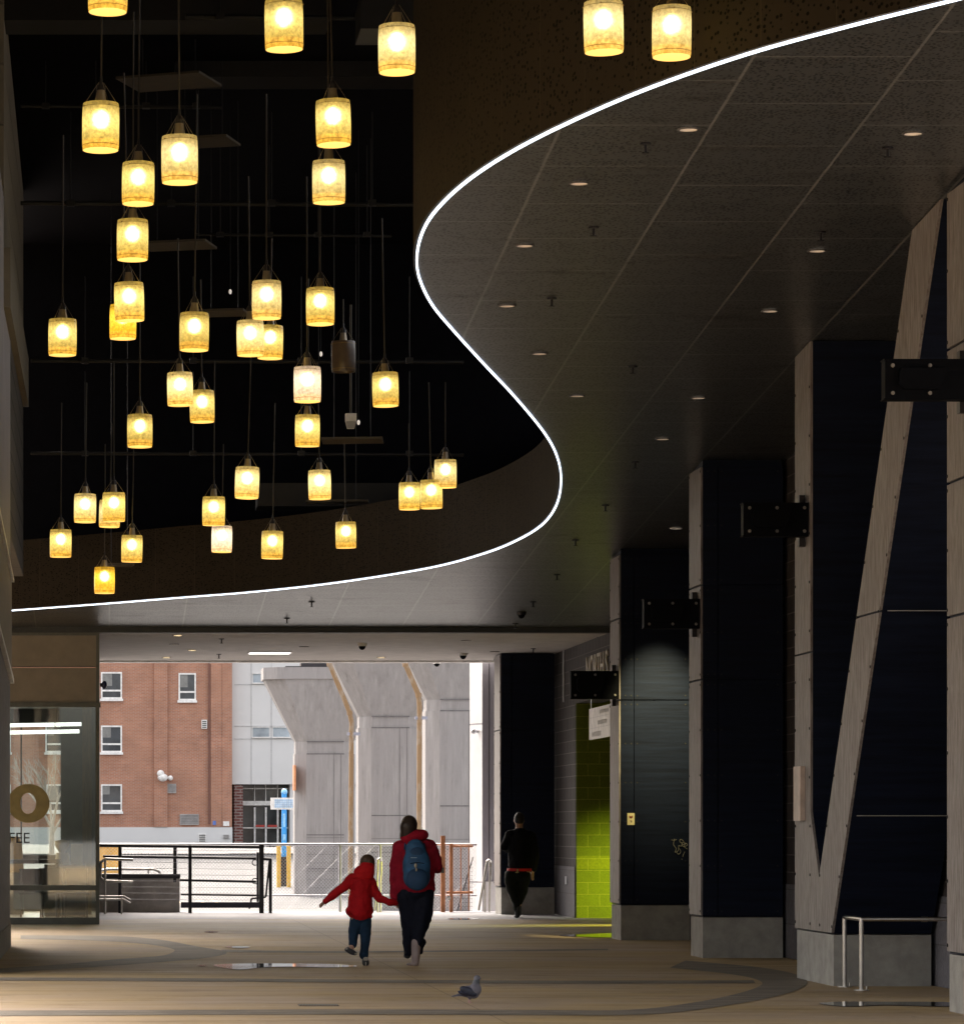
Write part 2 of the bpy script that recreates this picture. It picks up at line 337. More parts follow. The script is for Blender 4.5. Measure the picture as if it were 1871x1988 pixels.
# ---------------------------------------------------------------- ceiling with the wavy opening
cpx = [(22, 1185), (200, 1172), (350, 1160), (500, 1148), (660, 1130), (835, 1102), (935, 1076), (1000, 1051), (1052, 1020), (1081, 982), (1091, 935), (1084, 888), (1059, 840), (1002, 770),
       (941, 705), (882, 640), (841, 590), (817, 540), (812, 497), (822, 452), (847, 410), (900, 358), (980, 303), (1090, 245), (1250, 175), (1450, 105), (1650, 50), (1871, -5)]
cw = []
for x, y in cpx:
    Y = ceilY(y); cw.append((fx(x, Y), Y))
d = Vector(cw[0]) - Vector(cw[1]); cw.insert(0, tuple(Vector(cw[0]) + d * 0.3))
d = (Vector(cw[-1]) - Vector(cw[-2])); cw += [tuple(Vector(cw[-1]) + d * 1.5), tuple(Vector(cw[-1]) + d * 3.6)]
curve = smooth(cw, 7)
XR = 14.0; FAR = ceilY(1218)
out = curve + [(XR, curve[-1][1]), (XR, FAR), (cw[0][0], FAR)]
bm = bmesh.new(); vs = [bm.verts.new((x, y, cz(y))) for x, y in out]; f = bm.faces.new(vs)
r = bmesh.ops.extrude_face_region(bm, geom=[f]); bmesh.ops.translate(bm, vec=(0, 0, 0.22), verts=[e for e in r['geom'] if isinstance(e, bmesh.types.BMVert)])
bmesh.ops.triangulate(bm, faces=bm.faces[:]); bmesh.ops.recalc_face_normals(bm, faces=bm.faces[:])
for v_ in bm.verts: v_.co.x -= 6.94; 
me = bpy.data.meshes.new('ceiling'); bm.to_mesh(me); bm.free(); me.materials.append(M['ceil'])
o = bpy.data.objects.new('ceiling', me); C.objects.link(o); o.location = (6.94, 0, 0); struct(o)
# side normals of the curve, pointing into the opening
nrm = []
for i in range(len(curve)):
    a = Vector(curve[max(0, i - 1)]); c_ = Vector(curve[min(len(curve) - 1, i + 1)]); t = (c_ - a).normalized(); nrm.append(Vector((t.y, -t.x)))
# curve runs from far left round to near right; opening lies on its right-hand side when heading so
if nrm[len(nrm) // 2].x > 0: nrm = [-q for q in nrm]
def along(off, dz): return [Vector((p[0] + q.x * off, p[1] + q.y * off, cz(p[1]) + (dz if dz < 1 else dz - 1.25 * min(1, max(0, (p[1] - 38) / 6))))) for p, q in zip(curve, nrm)]
def strip(name, o0, o1, z0, z1, m, parent=None, uv=False):
    b = MB(); A, B_, D, E = along(o0, z0), along(o1, z0), along(o1, z1), along(o0, z1)
    n = len(curve); s = 0; us = []
    for k in range(n):
        us.append(s)
        if k < n - 1: s += (Vector(curve[k + 1]) - Vector(curve[k])).length
    b.ring([[A[k], B_[k], D[k], E[k]] for k in range(n)], 0, True, False)
    o = b.build(name, m, parent, fixn=False)
    if uv:
        l = o.data.uv_layers.new(name='UVMap')
        for pl in o.data.polygons:
            for li in pl.loop_indices:
                vi = o.data.loops[li].vertex_index; k = (vi // 4) % n; l.data[li].uv = (us[k], 0.2 if vi % 4 < 2 else 0.2 + z1 - z0)
    return o
lf = thing('light_strip', 'glowing white light strip following the wavy edge of the grey ceiling', 'light strip', (cw[5][0], cw[5][1], cz(cw[5][1])))
strip('glowing_tube', 0.004, 0.020, -0.011, 0.003, M['led'], lf)
strip('edge_trim', 0.004, 0.024, 0.008, 0.03, M['silver'], lf)
struct(strip('ceiling_fascia_panel', 0.036, 0.044, 0.015, 2.3, M['fascia'], uv=True))
# ---------------------------------------------------------------- dark hall shell above the ceiling
def rz(Y): return 13.4 - 0.06 * Y + 0.8
b = MB(); b.prism([(17, rz(17)), (68, rz(68)), (68, rz(68) + .3), (17, rz(17) + .3)], 0, -2.2, 11.5); struct(b.build('roof', M['black']))
struct(MB().box(-1.6, 16, FAR + 0.3, FAR + 0.6, 4.95, rz(FAR)).build('hall_far_wall', M['black']))
struct(MB().box(-3, 16, 17.0, 17.4, 5.45, rz(17.4)).build('near_sky_blocker', M['black']))  # added out of view to keep sky light out of the void
struct(MB().box(-14, 16, FAR - 0.02, FAR + 0.25, fz(1228.5, FAR), fz(1217, FAR)).build('dark_ceiling_beam', mat('beam_dark', (0.035, 0.038, 0.036), 0.6)))
SOF = fz(1229, FAR + 0.25); SFAR = 67.1
struct(MB().box(-14, 16, FAR + 0.25, SFAR, SOF, SOF + 0.35).build('lower_ceiling', M['soffit']))
struct(MB().box(-14, 16, SFAR, SFAR + 0.25, SOF - 0.035, SOF + 0.6).build('ceiling_edge_trim', mat('edge_white', (0.75, 0.73, 0.7), 0.6)))
# ducts, beams and hanging plates in the dark void
def vthing(name, label, cat, fn, m, **k):
    b = MB(); fn(b); return tag(b.build(name, m), label, cat, **k)
for i, (x0, x1, y, Y, h, lab) in enumerate([(-60, 640, -2, 44, 0.5, 'dark cross duct at the top left edge above the pendants'), (700, 1250, 22, 38, 0.35, 'dark cross duct behind the highest pale pendants'),
     (340, 900, 118, 47, 0.4, 'dark duct crossing behind the middle pendants'), (310, 438, 1091, 55.2, 0.17, 'small black duct box above the light strip beside the lowest pendants'),
     (500, 868, 960, 54, 0.34, 'black boxed duct behind the lower pendants')]):
    z = fz(y, Y); vthing('ceiling_duct', lab, 'duct', lambda b: b.box(fx(x0, Y), fx(x1, Y), Y, Y + 0.8, z - h / 2, z + h / 2), M['duct'], group='dark ducts in the void')
for i, (x, y, Y, rr, lab) in enumerate([(395, 75, 50, 0.75, 'large round dark duct behind the upper left pendants'), (770, 10, 49, 0.6, 'round dark duct above the topmost centre pendants')]):
    vthing('round_duct', lab, 'duct', lambda b: b.cyl(P(x - 170, y, Y), P(x + 90, y, Y) + Vector((0, 3, 0)), rr, rr, 28), M['duct'], group='dark ducts in the void')
M['plate'] = mat('hanging_plate', (0.075, 0.062, 0.045), 0.6)
for x, y, Y, wx, wy, rot, lab in [(328, 160, 46, 1.1, 0.9, -0.35, 'flat brown hanging plate behind the rod of the upper left pendants'), (625, 50, 46, 1.2, 1.0, -0.35, 'flat brown hanging plate beside the top centre pendant'),
       (395, 277, 47, 0.8, 0.7, -0.3, 'flat dark plate behind the third pendant from the top left'), (345, 478, 48, 0.9, 0.7, -0.25, 'flat dark plate right of the pendant column'),
       (436, 609, 49, 0.6, 0.6, -0.2, 'small dark plate between two mid-height pendants'), (684, 857, 51, 0.85, 0.65, -0.1, 'grey flat plate under the small white sensor'),
       (655, 976, 53, 0.9, 0.4, -0.1, 'thin dark plate above the lowest right pendant'), (232, 1099, 54, 0.4, 0.4, 0.1, 'thin plate directly above the lowest pendant')]:
    b = MB(); p = P(x, y, Y); c_, s_ = math.cos(rot), math.sin(rot)
    b.prism([(p.x + c_ * u * wx - s_ * v_ * wy, p.y + s_ * u * wx + c_ * v_ * wy) for u, v_ in ((-.5, -.5), (.5, -.5), (.5, .5), (-.5, .5))], 2, p.z, p.z + 0.03)
    for u in (-.3, .3): b.cyl((p.x + u * wx, p.y, p.z), (p.x + u * wx, p.y, rz(p.y)), 0.006, n=6, mi=1)
    tag(b.build('hanging_plate', [M['plate'], M['duct']]), lab, 'ceiling plate', 'flat plates hung in the void')
M['pipe'] = mat('void_pipe', (0.018, 0.017, 0.016), 0.5, 0.3)
for y, Y, x0, x1, rr, lab in [(32, 43, 360, 900, .03, 'thin dark pipe under the top edge between the large pendants'), (205, 47, 40, 430, .025, 'thin dark pipe behind the upper left plate'), (394, 48, 40, 820, .03, 'thin dark pipe crossing at the height of the left stack'),
        (455, 49, 380, 760, .02, 'thin dark conduit right of the pendant stack'), (700, 52, 60, 900, .03, 'thin dark pipe behind the dull cream pendant'), (880, 53.5, 60, 900, .025, 'thin dark pipe above the lower pendants')]:
    b = MB(); b.cyl(P(x0, y, Y), P(x1, y + 3, Y + .4), rr, n=10)
    for k in range(4): q = P(x0 + (x1 - x0) * (k + .5) / 4, y, Y); b.cyl(q, q + Vector((0, 0, 1.2)), .006, n=5); b.box(q.x - .05, q.x + .05, q.y - .05, q.y + .05, q.z - rr - .01, q.z + rr + .01)
    tag(b.build('overhead_pipe', M['pipe']), lab, 'pipe', 'thin pipes high in the void')
# ---------------------------------------------------------------- pendants
def shademat(name, c_lo, c_hi, core, s=1.0, seed=0.0):
    m, n, l, b = nodes(name)
    v0 = coords(n, l, 'Object')
    oi = n.new('ShaderNodeObjectInfo'); ad = n.new('ShaderNodeVectorMath'); ad.operation = 'MULTIPLY_ADD'
    cb = n.new('ShaderNodeCombineXYZ'); l.new(oi.outputs['Random'], cb.inputs[0]); l.new(oi.outputs['Random'], cb.inputs[2])
    l.new(cb.outputs[0], ad.inputs[0]); ad.inputs[1].default_value = (31, 17, 13); l.new(v0, ad.inputs[2]); v = ad.outputs[0]
    f = noise(n, l, v, 34, 5, 0.7); vo = n.new('ShaderNodeTexVoronoi'); vo.inputs['Scale'].default_value = 42; l.new(v, vo.inputs[0])
    g = ramp(n, l, noise(n, l, v, 9, 3), 0.35, 0.7)
    # bulb sits about a third down inside the shade: glass nearer the bulb glows brighter
    sp = n.new('ShaderNodeSeparateXYZ'); l.new(v0, sp.inputs[0])
    d = n.new('ShaderNodeVectorMath'); d.operation = 'DISTANCE'
    sc = n.new('ShaderNodeVectorMath'); sc.operation = 'MULTIPLY'; l.new(v0, sc.inputs[0]); sc.inputs[1].default_value = (.3, .3, 1); l.new(sc.outputs[0], d.inputs[0]); d.inputs[1].default_value = (0, 0, -0.14)
    hot = ramp(n, l, d.outputs[1], 0.04, 0.20, 1, 0); top = ramp(n, l, sp.outputs[2], -0.085, -0.02, 1, 0.5)
    col = mixc(n, l, ramp(n, l, f, 0.40, 0.60), c_lo, c_hi); col = mixc(n, l, hot, col, core)
    spark = ramp(n, l, vo.outputs['Distance'], 0.08, 0.2, 1, 0)
    st = n.new('ShaderNodeMath'); st.operation = 'MULTIPLY_ADD'; l.new(hot, st.inputs[0]); st.inputs[1].default_value = 0.4 * s; st.inputs[2].default_value = 1.05 * s
    s2 = n.new('ShaderNodeMath'); s2.operation = 'MULTIPLY_ADD'; l.new(spark, s2.inputs[0]); s2.inputs[1].default_value = 0.35 * s; l.new(st.outputs[0], s2.inputs[2])
    s3 = n.new('ShaderNodeMath'); s3.operation = 'MULTIPLY'; l.new(s2.outputs[0], s3.inputs[0]); l.new(ramp(n, l, f, 0.34, 0.64, 0.5, 1.3), s3.inputs[1])
    s4 = n.new('ShaderNodeMath'); s4.operation = 'MULTIPLY'; l.new(s3.outputs[0], s4.inputs[0]); l.new(top, s4.inputs[1])
    l.new(col, b.inputs['Emission Color']); l.new(s4.outputs[0], b.inputs['Emission Strength']); b.inputs['Base Color'].default_value = (*[q * 0.4 for q in c_lo], 1)
    b.inputs['Roughness'].default_value = 0.25
    rv = n.new('ShaderNodeMath'); rv.operation = 'MULTIPLY'; l.new(s4.outputs[0], rv.inputs[0]); l.new(ramp(n, l, oi.outputs['Random'], 0, 1, 0.82, 1.15), rv.inputs[1]); l.new(rv.outputs[0], b.inputs['Emission Strength'])
    rf = n.new('ShaderNodeBsdfRefraction'); rf.inputs['IOR'].default_value = 1.28; rf.inputs['Roughness'].default_value = 0.62; rf.inputs[0].default_value = (1, 0.88, 0.46, 1)
    mx = n.new('ShaderNodeMixShader'); l.new(ramp(n, l, f, 0.35, 0.7, 0.30, 0.62), mx.inputs[0]); l.new(b.outputs[0], mx.inputs[1]); l.new(rf.outputs[0], mx.inputs[2]); l.new(mx.outputs[0], n['Material Output'].inputs[0])
    return m
PM = {'y': shademat('shade_amber', (0.30, 0.15, 0.004), (0.76, 0.47, 0.04), (1.0, 0.80, 0.26), 0.20),
      'p': shademat('shade_pale', (0.44, 0.26, 0.035), (0.86, 0.60, 0.15), (1.0, 0.85, 0.42), 0.22),
      'w': shademat('shade_white', (0.60, 0.42, 0.28), (0.92, 0.72, 0.56), (1.0, 0.88, 0.74), 0.25),
      'o': shademat('shade_orange', (0.55, 0.24, 0.0), (0.85, 0.45, 0.01), (1.0, 0.66, 0.06), 0.25),
      'u': mat('shade_unlit', (0.10, 0.07, 0.045), 0.3)}
M['inner'] = emis('shade_inside', (1.0, 0.62, 0.18), 0.19)
M['rimline'] = mat('shade_wire', (0.28, 0.18, 0.05), 0.5)
RW = 0.14
M['bulb'] = emis('bulb_glow', (1, 0.84, 0.40), 3.0)
M['rod'] = mat('rod_metal', (.055, .047, .036), .5, .5)
protos = {}
def pend_proto(k):
    t = thing('pendant_lamp', 'x', 'pendant lamp', (0, 0, 0), 'cylinder pendant lamps hung in the dark void')
    b = MB(); b.lathe((0, 0, 0), [(RW * .955, 0), (RW * .985, -0.03), (RW, -0.10), (RW, -0.24), (RW * .985, -0.33), (RW * .955, -0.352)], 36)
    b.lathe((0, 0, 0), [(RW * .955, 0), (0.03, 0.004)], 36); sh = b.build('shade', PM[k], t, fixn=True)
    b = MB(); b.lathe((0, 0, 0), [(RW * .965, -0.285), (RW * .93, -0.350), (RW * .955, -0.353)], 36)
    b.build('inner_lining', M['inner'] if k != 'u' else PM['u'], t)
    if k != 'u': MB().ell((0, 0, -0.125), (.05, .05, .07)).build('bulb', M['bulb'], t)
    b = MB(); b.lathe((0, 0, 0), [(RW * .985, -0.028), (RW * .99, -0.032)], 36); 
    for a in (0.5, 2.4, 3.9, 5.5): b.ell((RW * math.cos(a), RW * math.sin(a), -0.028), (.006, .006, .006), 8, 5)
    b.build('wire_band', M['rimline'], t)
    MB().lathe((0, 0, 0), [(RW * 1.0, -0.318), (RW * .995, -0.322)], 36).build('foot_band', M['rimline'], t)
    MB().cyl((0, 0, -0.02), (0, 0, 0.10), 0.048, 0.032, 18).build('socket', M['nickel'], t)
    MB().cyl((0, 0, 0.10), (0, 0, 0.135), 0.036, 0.034, 16).cyl((0, 0, 0.135), (0, 0, 0.16), 0.026, 0.018, 14).cyl((0, 0, 0.16), (0, 0, 0.21), 0.013, 0.009, 8).build('collar', M['darksteel'], t)
    b = MB()
    for a in (0.5, 2.4, 3.9, 5.5): b.cyl((0.02 * math.cos(a), 0.02 * math.sin(a), 0.16), (RW * .95 * math.cos(a), RW * .95 * math.sin(a), -0.01), 0.0017, n=5)
    b.build('hanger_wire', M['nickel'], t)
    MB().cyl((0, 0, 0), (0, 0, 1), 0.0075, n=8).build('rod', M['rod'], t).location = (0, 0, .19)
    return t
pend = [  # x0, x1, top, bottom, glass, label
 (172, 249, -77, 23, 'y', 'amber pendant cut off by the top edge above the left rod column'),
 (513, 588, -2, 98, 'y', 'large amber pendant cut by the top edge left of centre'),
 (734, 806, 47, 150, 'p', 'large pale gold pendant just left of the brown perforated fascia'),
 (1132, 1209, 1, 109, 'p', 'left of the two big pale pendants before the perforated fascia'),
 (1266, 1342, 12, 118, 'p', 'right of the two big pale pendants before the perforated fascia'),
 (160, 232, 198, 298, 'y', 'amber pendant beside the left brown plate, under the cut-off one'),
 (313, 384, 262, 358, 'p', 'pale pendant on a long bare rod, right of the left stack'),
 (612, 680, 193, 289, 'y', 'gold pendant with a ridged foot, upper of the close centre pair'),
 (606, 670, 310, 404, 'p', 'pale cream pendant, lower of the close centre pair'),
 (237, 300, 314, 404, 'y', 'yellow pendant, topmost of the left vertical stack of three'),
 (227, 288, 425, 512, 'y', 'yellow pendant, middle of the left vertical stack of three'),
 (221, 279, 547, 625, 'y', 'yellow pendant, bottom of the left stack, before the orange one'),
 (213, 265, 590, 662, 'o', 'deep orange pendant half hidden behind a yellow one'),
 (94, 149, 618, 696, 'y', 'lone amber pendant nearest the left wall at mid height'),
 (349, 406, 606, 686, 'y', 'amber pendant hanging alone right of the orange one'),
 (489, 546, 544, 626, 'p', 'pale gold pendant, highest of the overlapping centre trio'),
 (459, 512, 621, 698, 'p', 'pale pendant, lower left of the overlapping centre trio'),
 (500, 550, 631, 704, 'y', 'ribbed gold pendant hidden behind the centre trio'),
 (594, 649, 558, 635, 'y', 'finely ribbed gold pendant right of the overlapping centre trio'),
 (324, 374, 722, 792, 'p', 'dull cream pendant touching an amber one at its lower right'),
 (368, 416, 757, 825, 'y', 'amber pendant tucked behind the dull cream one'),
 (570, 623, 711, 784, 'w', 'bright pinkish white pendant above a yellow one'),
 (722, 773, 722, 792, 'y', 'amber pendant right of the dark unlit shade'),
 (247, 296, 804, 869, 'y', 'yellow pendant alone below the orange one'),
 (573, 621, 804, 869, 'y', 'yellow pendant directly under the pinkish white one'),
 (457, 504, 906, 968, 'p', 'slightly tilted pale yellow pendant in the lower centre'),
 (598, 642, 912, 973, 'p', 'pale pendant with a line round its waist, lower centre'),
 (144, 187, 958, 1015, 'p', 'pale pendant left of the overlapping lower left pair'),
 (199, 243, 955, 1015, 'y', 'gold pendant covering a paler one, lower left'),
 (193, 234, 970, 1032, 'p', 'pale pendant mostly hidden behind the gold lower left one'),
 (393, 437, 963, 1022, 'y', 'yellow pendant just above the small whitish one'),
 (411, 451, 1020, 1077, 'w', 'small whitish pendant below a yellow one, near the light strip'),
 (508, 550, 1030, 1085, 'y', 'small amber pendant alone above the light strip, lower centre'),
 (651, 691, 1012, 1067, 'y', 'small gold pendant with a dark foot line, lowest on the right'),
 (97, 139, 1027, 1081, 'y', 'small amber pendant at lower left nearest the wall'),
 (236, 277, 1038, 1095, 'y', 'small amber pendant right of and above the very lowest one'),
 (183, 223, 1100, 1153, 'o', 'smallest and lowest orange pendant just over the light strip'),
 (774, 815, 936, 995, 'y', 'ribbed gold pendant, left of the three by the strip bend'),
 (815, 858, 931, 992, 'y', 'gold pendant, middle and front of the three by the strip bend'),
 (843, 886, 891, 952, 'p', 'pale ribbed pendant, highest of the three by the strip bend'),
 (643, 690, 661, 712, 'u', 'dark unlit pendant shade above the hanging white sensor')]
for x0, x1, t_, b_, k, lab in pend:
    wpx = x1 - x0; Y = 2 * RW * F / wpx
    if Y > 54.5: Y = 54.5
    top = fz(t_ + 0.04 * wpx, Y); loc = Vector((fx((x0 + x1) / 2, Y), Y, top))
    if k not in protos:
        protos[k] = pend_proto(k); o = protos[k]; o.location = loc; o['label'] = lab
    else: o = copy_tree(protos[k], loc, lab)
    o.rotation_euler = (random.uniform(-.02, .02), random.uniform(-.025, .025), random.uniform(0, 6.28))
    [q for q in o.children if q.name.startswith('rod')][0].scale = (1, 1, max(.3, 12.7 - .12 * Y - top - .19))
    if lab.startswith('slightly tilted'): o.rotation_euler[1] = -0.05
# hanging white sensor
p = P(681, 803, 47)
t = thing('hanging_sensor', 'small white box sensor on a pale rod below the unlit shade', 'sensor', p)
MB().box(p.x - .07, p.x + .07, p.y - .05, p.y + .05, p.z - .10, p.z).build('housing', M['whiteplastic'], t)
MB().prism([(p.x - .068, p.z - .103), (p.x + .068, p.z - .103), (p.x + .045, p.z - .19), (p.x - .045, p.z - .19)], 1, p.y - .05, p.y + .05).build('lens', mat('sensor_lens', (.4, .38, .36), .3), t)
MB().cyl(p, p + Vector((0, 0, 1.4)), 0.014, n=8).build('rod', M['rod'], t)
for x, y, lab in ((447, 566, 'tiny white lamp in the dark above the cream pendant'), (623, 687, 'tiny white lamp beside the unlit shade'), (696, 820, 'tiny white lamp close by the hanging sensor')):
    p = P(x, y, 50); b = MB(); b.ell(p, (.02, .02, .035)); b.cyl(p + Vector((0, 0, .03)), p + Vector((0, 0, 4)), 0.004, n=5, mi=1)
    tag(b.build('bead_lamp', [emis('bead', (1, .9, .8), .1), M['duct']]), lab, 'small lamp', 'tiny bead lamps in the void')

# ---------------------------------------------------------------- ceiling fixtures
def downlight(x, y, lit, lab, soff=False, group='round recessed downlights'):
    Y = ceilY(y) if not soff else (SOF - EYE) * F / (VY - y)
    z = cz(Y) if not soff else SOF; X = fx(x, Y)
    t = thing('recessed_downlight', lab, 'downlight', (X, Y, z), group)
    MB().lathe((X, Y, z), [(0.085, -0.002), (0.085, -0.012), (0.068, -0.012), (0.066, -0.004)], 24).build('trim_ring', M['trim'], t)
    MB().lathe((X, Y, z), [(0.067, -0.010), (0.067, -0.006), (0.0001, -0.006)], 24).build('reflector', M['dl_on'] if lit else M['dl_off'], t)
    return t
M['trim'] = mat('trim_grey', (.12, .11, .105), .5, .3); M['dl_on'] = emis('downlight_lit', (1, .82, .5), .8); M['dl_off'] = emis('downlight_dim', (1, .85, .7), 0.03)
dls = [(1336, 249, 'downlight nearest below the pale pendant pair by the strip'), (1772, 257, 'downlight highest on the right, over the front column'), (1124, 354, 'downlight below the strip where it runs straight'),
       (1018, 475, 'downlight inside the strip bulge, upper one'), (1586, 485, 'downlight halfway between the strip and the front column top'), (984, 592, 'downlight inside the bulge where the strip turns back'),
       (1494, 602, 'downlight alone left of the V column top'), (1047, 685, 'downlight right of the slanting strip run, upper'), (1120, 767, 'downlight right of the slanting strip run, lower'),
       (1355, 771, 'small bright downlight left of the third column top'), (1286, 851, 'small downlight on the ceiling before the dark second column')]
for x, y, lab in dls: downlight(x, y, 0, lab)
for x, y, lit, lab in [(345, 1233, 1, 'lit downlight in the low ceiling nearest the dark beam'), (373, 1262, 1, 'lit downlight in the low ceiling over the brick house'), (323, 1276, 1, 'lit downlight in the low ceiling at the outer edge'),
       (740, 1276, 1, 'lit downlight in the low ceiling over the concrete piers'), (338, 1250, 0, 'dark downlight in the low ceiling between the lit ones'), (590, 1255, 0, 'dark downlight right of the light panel'),
       (905, 1243, 0, 'dark downlight in the low ceiling between the two dome cameras'), (960, 1265, 0, 'dark downlight in the low ceiling beside the navy column')]:
    downlight(x, y, lit, lab, True)
def sprinkler(x, y, lab, soff=False):
    Y = ceilY(y) if not soff else (SOF - EYE) * F / (VY - y); z = cz(Y) if not soff else SOF; X = fx(x, Y)
    b = MB(); b.cyl((X, Y, z), (X, Y, z - 0.012), 0.045, n=14).cyl((X, Y, z - .012), (X, Y, z - .075), 0.011, n=8).cyl((X, Y, z - .075), (X, Y, z - .08), 0.03, n=12)
    tag(b.build('sprinkler_head', M['darksteel'], origin=(X, Y, z)), lab, 'sprinkler', 'small dark sprinkler heads')
for x, y, lab in [(1253, 277, 'sprinkler head under the straight strip run'), (1723, 285, 'sprinkler head beside the highest right downlight'), (1152, 440, 'sprinkler head below the third downlight'), (1593, 449, 'sprinkler head just above a downlight in mid ceiling'),
       (1071, 578, 'sprinkler head right of the bulge downlight'), (1228, 710, 'sprinkler head in the dark middle ceiling'), (1233, 896, 'sprinkler head right of the strip bend'), (1175, 980, 'sprinkler head with a bright tip below the strip bend'),
       (1081, 1115, 'sprinkler head over the dome camera'), (1117, 1048, 'sprinkler head below the bend near the first column'), (557, 1200, 'sprinkler head on the pale panels near the dark beam'), (605, 1168, 'sprinkler head on the pale panels by the strip'),
       (1035, 1168, 'sprinkler head left above the dome camera'), (1000, 1210, 'sprinkler head beside the dark beam')]: sprinkler(x, y, lab)
for x, y, lab in [(1163, 1237, 'sprinkler head in the low ceiling at the North wall'), (430, 1240, 'sprinkler head in the low ceiling left of centre'), (425, 1270, 'sprinkler head in the low ceiling by the edge'), (1035, 1259, 'sprinkler head above the second dome camera')]: sprinkler(x, y, lab, True)
def dome(x, y, lab, soff, s=1.0, col=None):
    Y = ceilY(y) if not soff else (SOF - EYE) * F / (VY - y); z = cz(Y) if not soff else SOF; X = fx(x, Y)
    t = thing('dome_camera', lab, 'security camera', (X, Y, z), 'dome security cameras')
    MB().cyl((X, Y, z), (X, Y, z - 0.05 * s), 0.085 * s, 0.075 * s, 20).build('base', col or M['whiteplastic'], t)
    MB().ell((X, Y, z - 0.05 * s), (0.058 * s, 0.058 * s, 0.062 * s), 18, 12, z0=-1).build('bubble', M['bracketblk'], t)
dome(703, 1249, 'dome camera under the low ceiling over the middle pier', True); dome(899, 1268, 'dome camera under the low ceiling over the white post', True)
dome(848, 1284, 'dome camera hanging at the bright outer ceiling edge', True, 0.9); dome(1012, 1188, 'dark dome camera on the grey panels beside the dark beam', False, 0.9, M['darksteel'])
Yp = (SOF - EYE) * F / (VY - 1267)
t = thing('ceiling_light', 'flat white light panel in the low ceiling above the far street', 'light panel', (fx(523, Yp), Yp, SOF))
MB().box(fx(482, Yp), fx(565, Yp), Yp - .33, Yp + .33, SOF - .014, SOF - .002).build('frame', M['silver'], t)
MB().box(fx(484, Yp), fx(563, Yp), Yp - .3, Yp + .3, SOF - .018, SOF - .0145).build('diffuser', emis('panel_glow', (1, .95, .9), .4), t)
# ---------------------------------------------------------------- clad columns
X0 = 6.94; CWD = 0.93; PH = 0.47
def screws(b, pts, mi=1):
    for Y, z in pts: b.cyl((X0 - 0.024, Y, z), (X0 - 0.029, Y, z), 0.014, n=8, mi=mi, smooth=False)
def column(xb, xf, label, pl0=None, topz=None):
    Yb, Yf = planeY(xb, X0), planeY(xf, X0); top = (topz or cz((Yb + Yf) / 2)) - 0.01
    t = thing('clad_pier', label, 'pier', (X0 + CWD / 2, (Yb + Yf) / 2, 0), 'tall clad piers along the right side')
    MB().box(X0, X0 + CWD, pl0 or Yf, Yb, 0, PH).build('plinth', M['concrete'], t)
    b = MB(); tilt = CS * (Yb - Yf) / 2 if not topz else 0
    b.add([(x, y, z) for x, y, z in ((X0 + .003, Yf + .03, PH + .01), (X0 + CWD - .01, Yf + .03, PH + .01), (X0 + CWD - .01, Yb - .01, PH + .01), (X0 + .003, Yb - .01, PH + .01),
          (X0 + .003, Yf + .03, top + tilt), (X0 + CWD - .01, Yf + .03, top + tilt), (X0 + CWD - .01, Yb - .01, top - tilt), (X0 + .003, Yb - .01, top - tilt))],
          [(0, 3, 2, 1), (4, 5, 6, 7), (0, 1, 5, 4), (1, 2, 6, 5), (2, 3, 7, 6), (3, 0, 4, 7)]); b.build('core', M['navy'], t)
    zs = [PH + .015] + [z for z in (3.24, 4.34, 5.44) if z < top - .4] + [top - tilt - .005]
    b = MB(); c = MB()
    for a, e in zip(zs, zs[1:]):
        b.box(X0 - .022, X0 + .002, Yf + .012, Yb - .004, a + .012, e - .012)
        n = max(2, int((e - a) / 0.5)); screws(b, [(yy, a + .06 + (e - a - .12) * i / n) for i in range(n + 1) for yy in (Yf + .04, Yb - .035)])
        c.box(X0 + .0, X0 + .17, Yf, Yf + .027, a + .008, e - .008); c.box(X0 + .182, X0 + CWD, Yf, Yf + .027, a + .008, e - .008)
        for i in range(n + 1):
            for xx in (X0 + .06, X0 + .14, X0 + .22, X0 + CWD - .06): c.cyl((xx, Yf, a + .06 + (e - a - .12) * i / n), (xx, Yf - .004, a + .06 + (e - a - .12) * i / n), 0.011, n=8, mi=1, smooth=False)
    b.build('side_panel', [M['clad'], M['seam']], t); c.build('front_panel', [M['navy'], M['seam']], t)
    return t, Yf, Yb, top
c0 = column(961.5, 973, 'farthest navy pier at the open end, behind the man in dark clothes', topz=SOF)
c1 = column(1187, 1205, 'navy pier with a small sticker and white scribble, beside the lime wall')
c2 = column(1341, 1364, 'plain navy pier between the scribbled pier and the V shaped one')
c4 = column(1843, 1897, 'navy pier at the right picture edge behind the steel handrail')
# V shaped pier
YB, YF = planeY(1547, X0), planeY(1618, X0); YI = planeY(1577, X0)
t3 = thing('v_pier', 'V shaped pier with pale side and an open notch, behind the steel handrail', 'pier', (X0 + CWD / 2, (YB + YF) / 2, 0))
MB().box(X0, X0 + CWD, YF, YB, 0, PH + .02).build('plinth', M['concrete'], t3)
def yz(x, y): Y = planeY(x, X0); return (Y, fz(y, Y))
vtx = yz(1594, 1703); kink = yz(1577, 1576); bot = (YF, PH + .03)
sl = 0.73
def din(z): return vtx[0] - sl * (z - vtx[1])
def dout(z): return YF - sl * (z - PH)
def ztop(fn):
    z = 6
    for _ in range(30): z = cz(fn(z)) - .01
    return z
zi, zo = ztop(din), ztop(dout)
legA = [(YB, PH + .03), (YB, cz(YB) - .01), (YI, cz(YI) - .01), kink, vtx, (vtx[0], PH + .03)]
legB = [(vtx[0], PH + .03), vtx, (din(zi), zi), (dout(zo), zo), bot]
def inset(poly, d):
    cy = sum(p[0] for p in poly) / len(poly); cc = sum(p[1] for p in poly) / len(poly); return poly
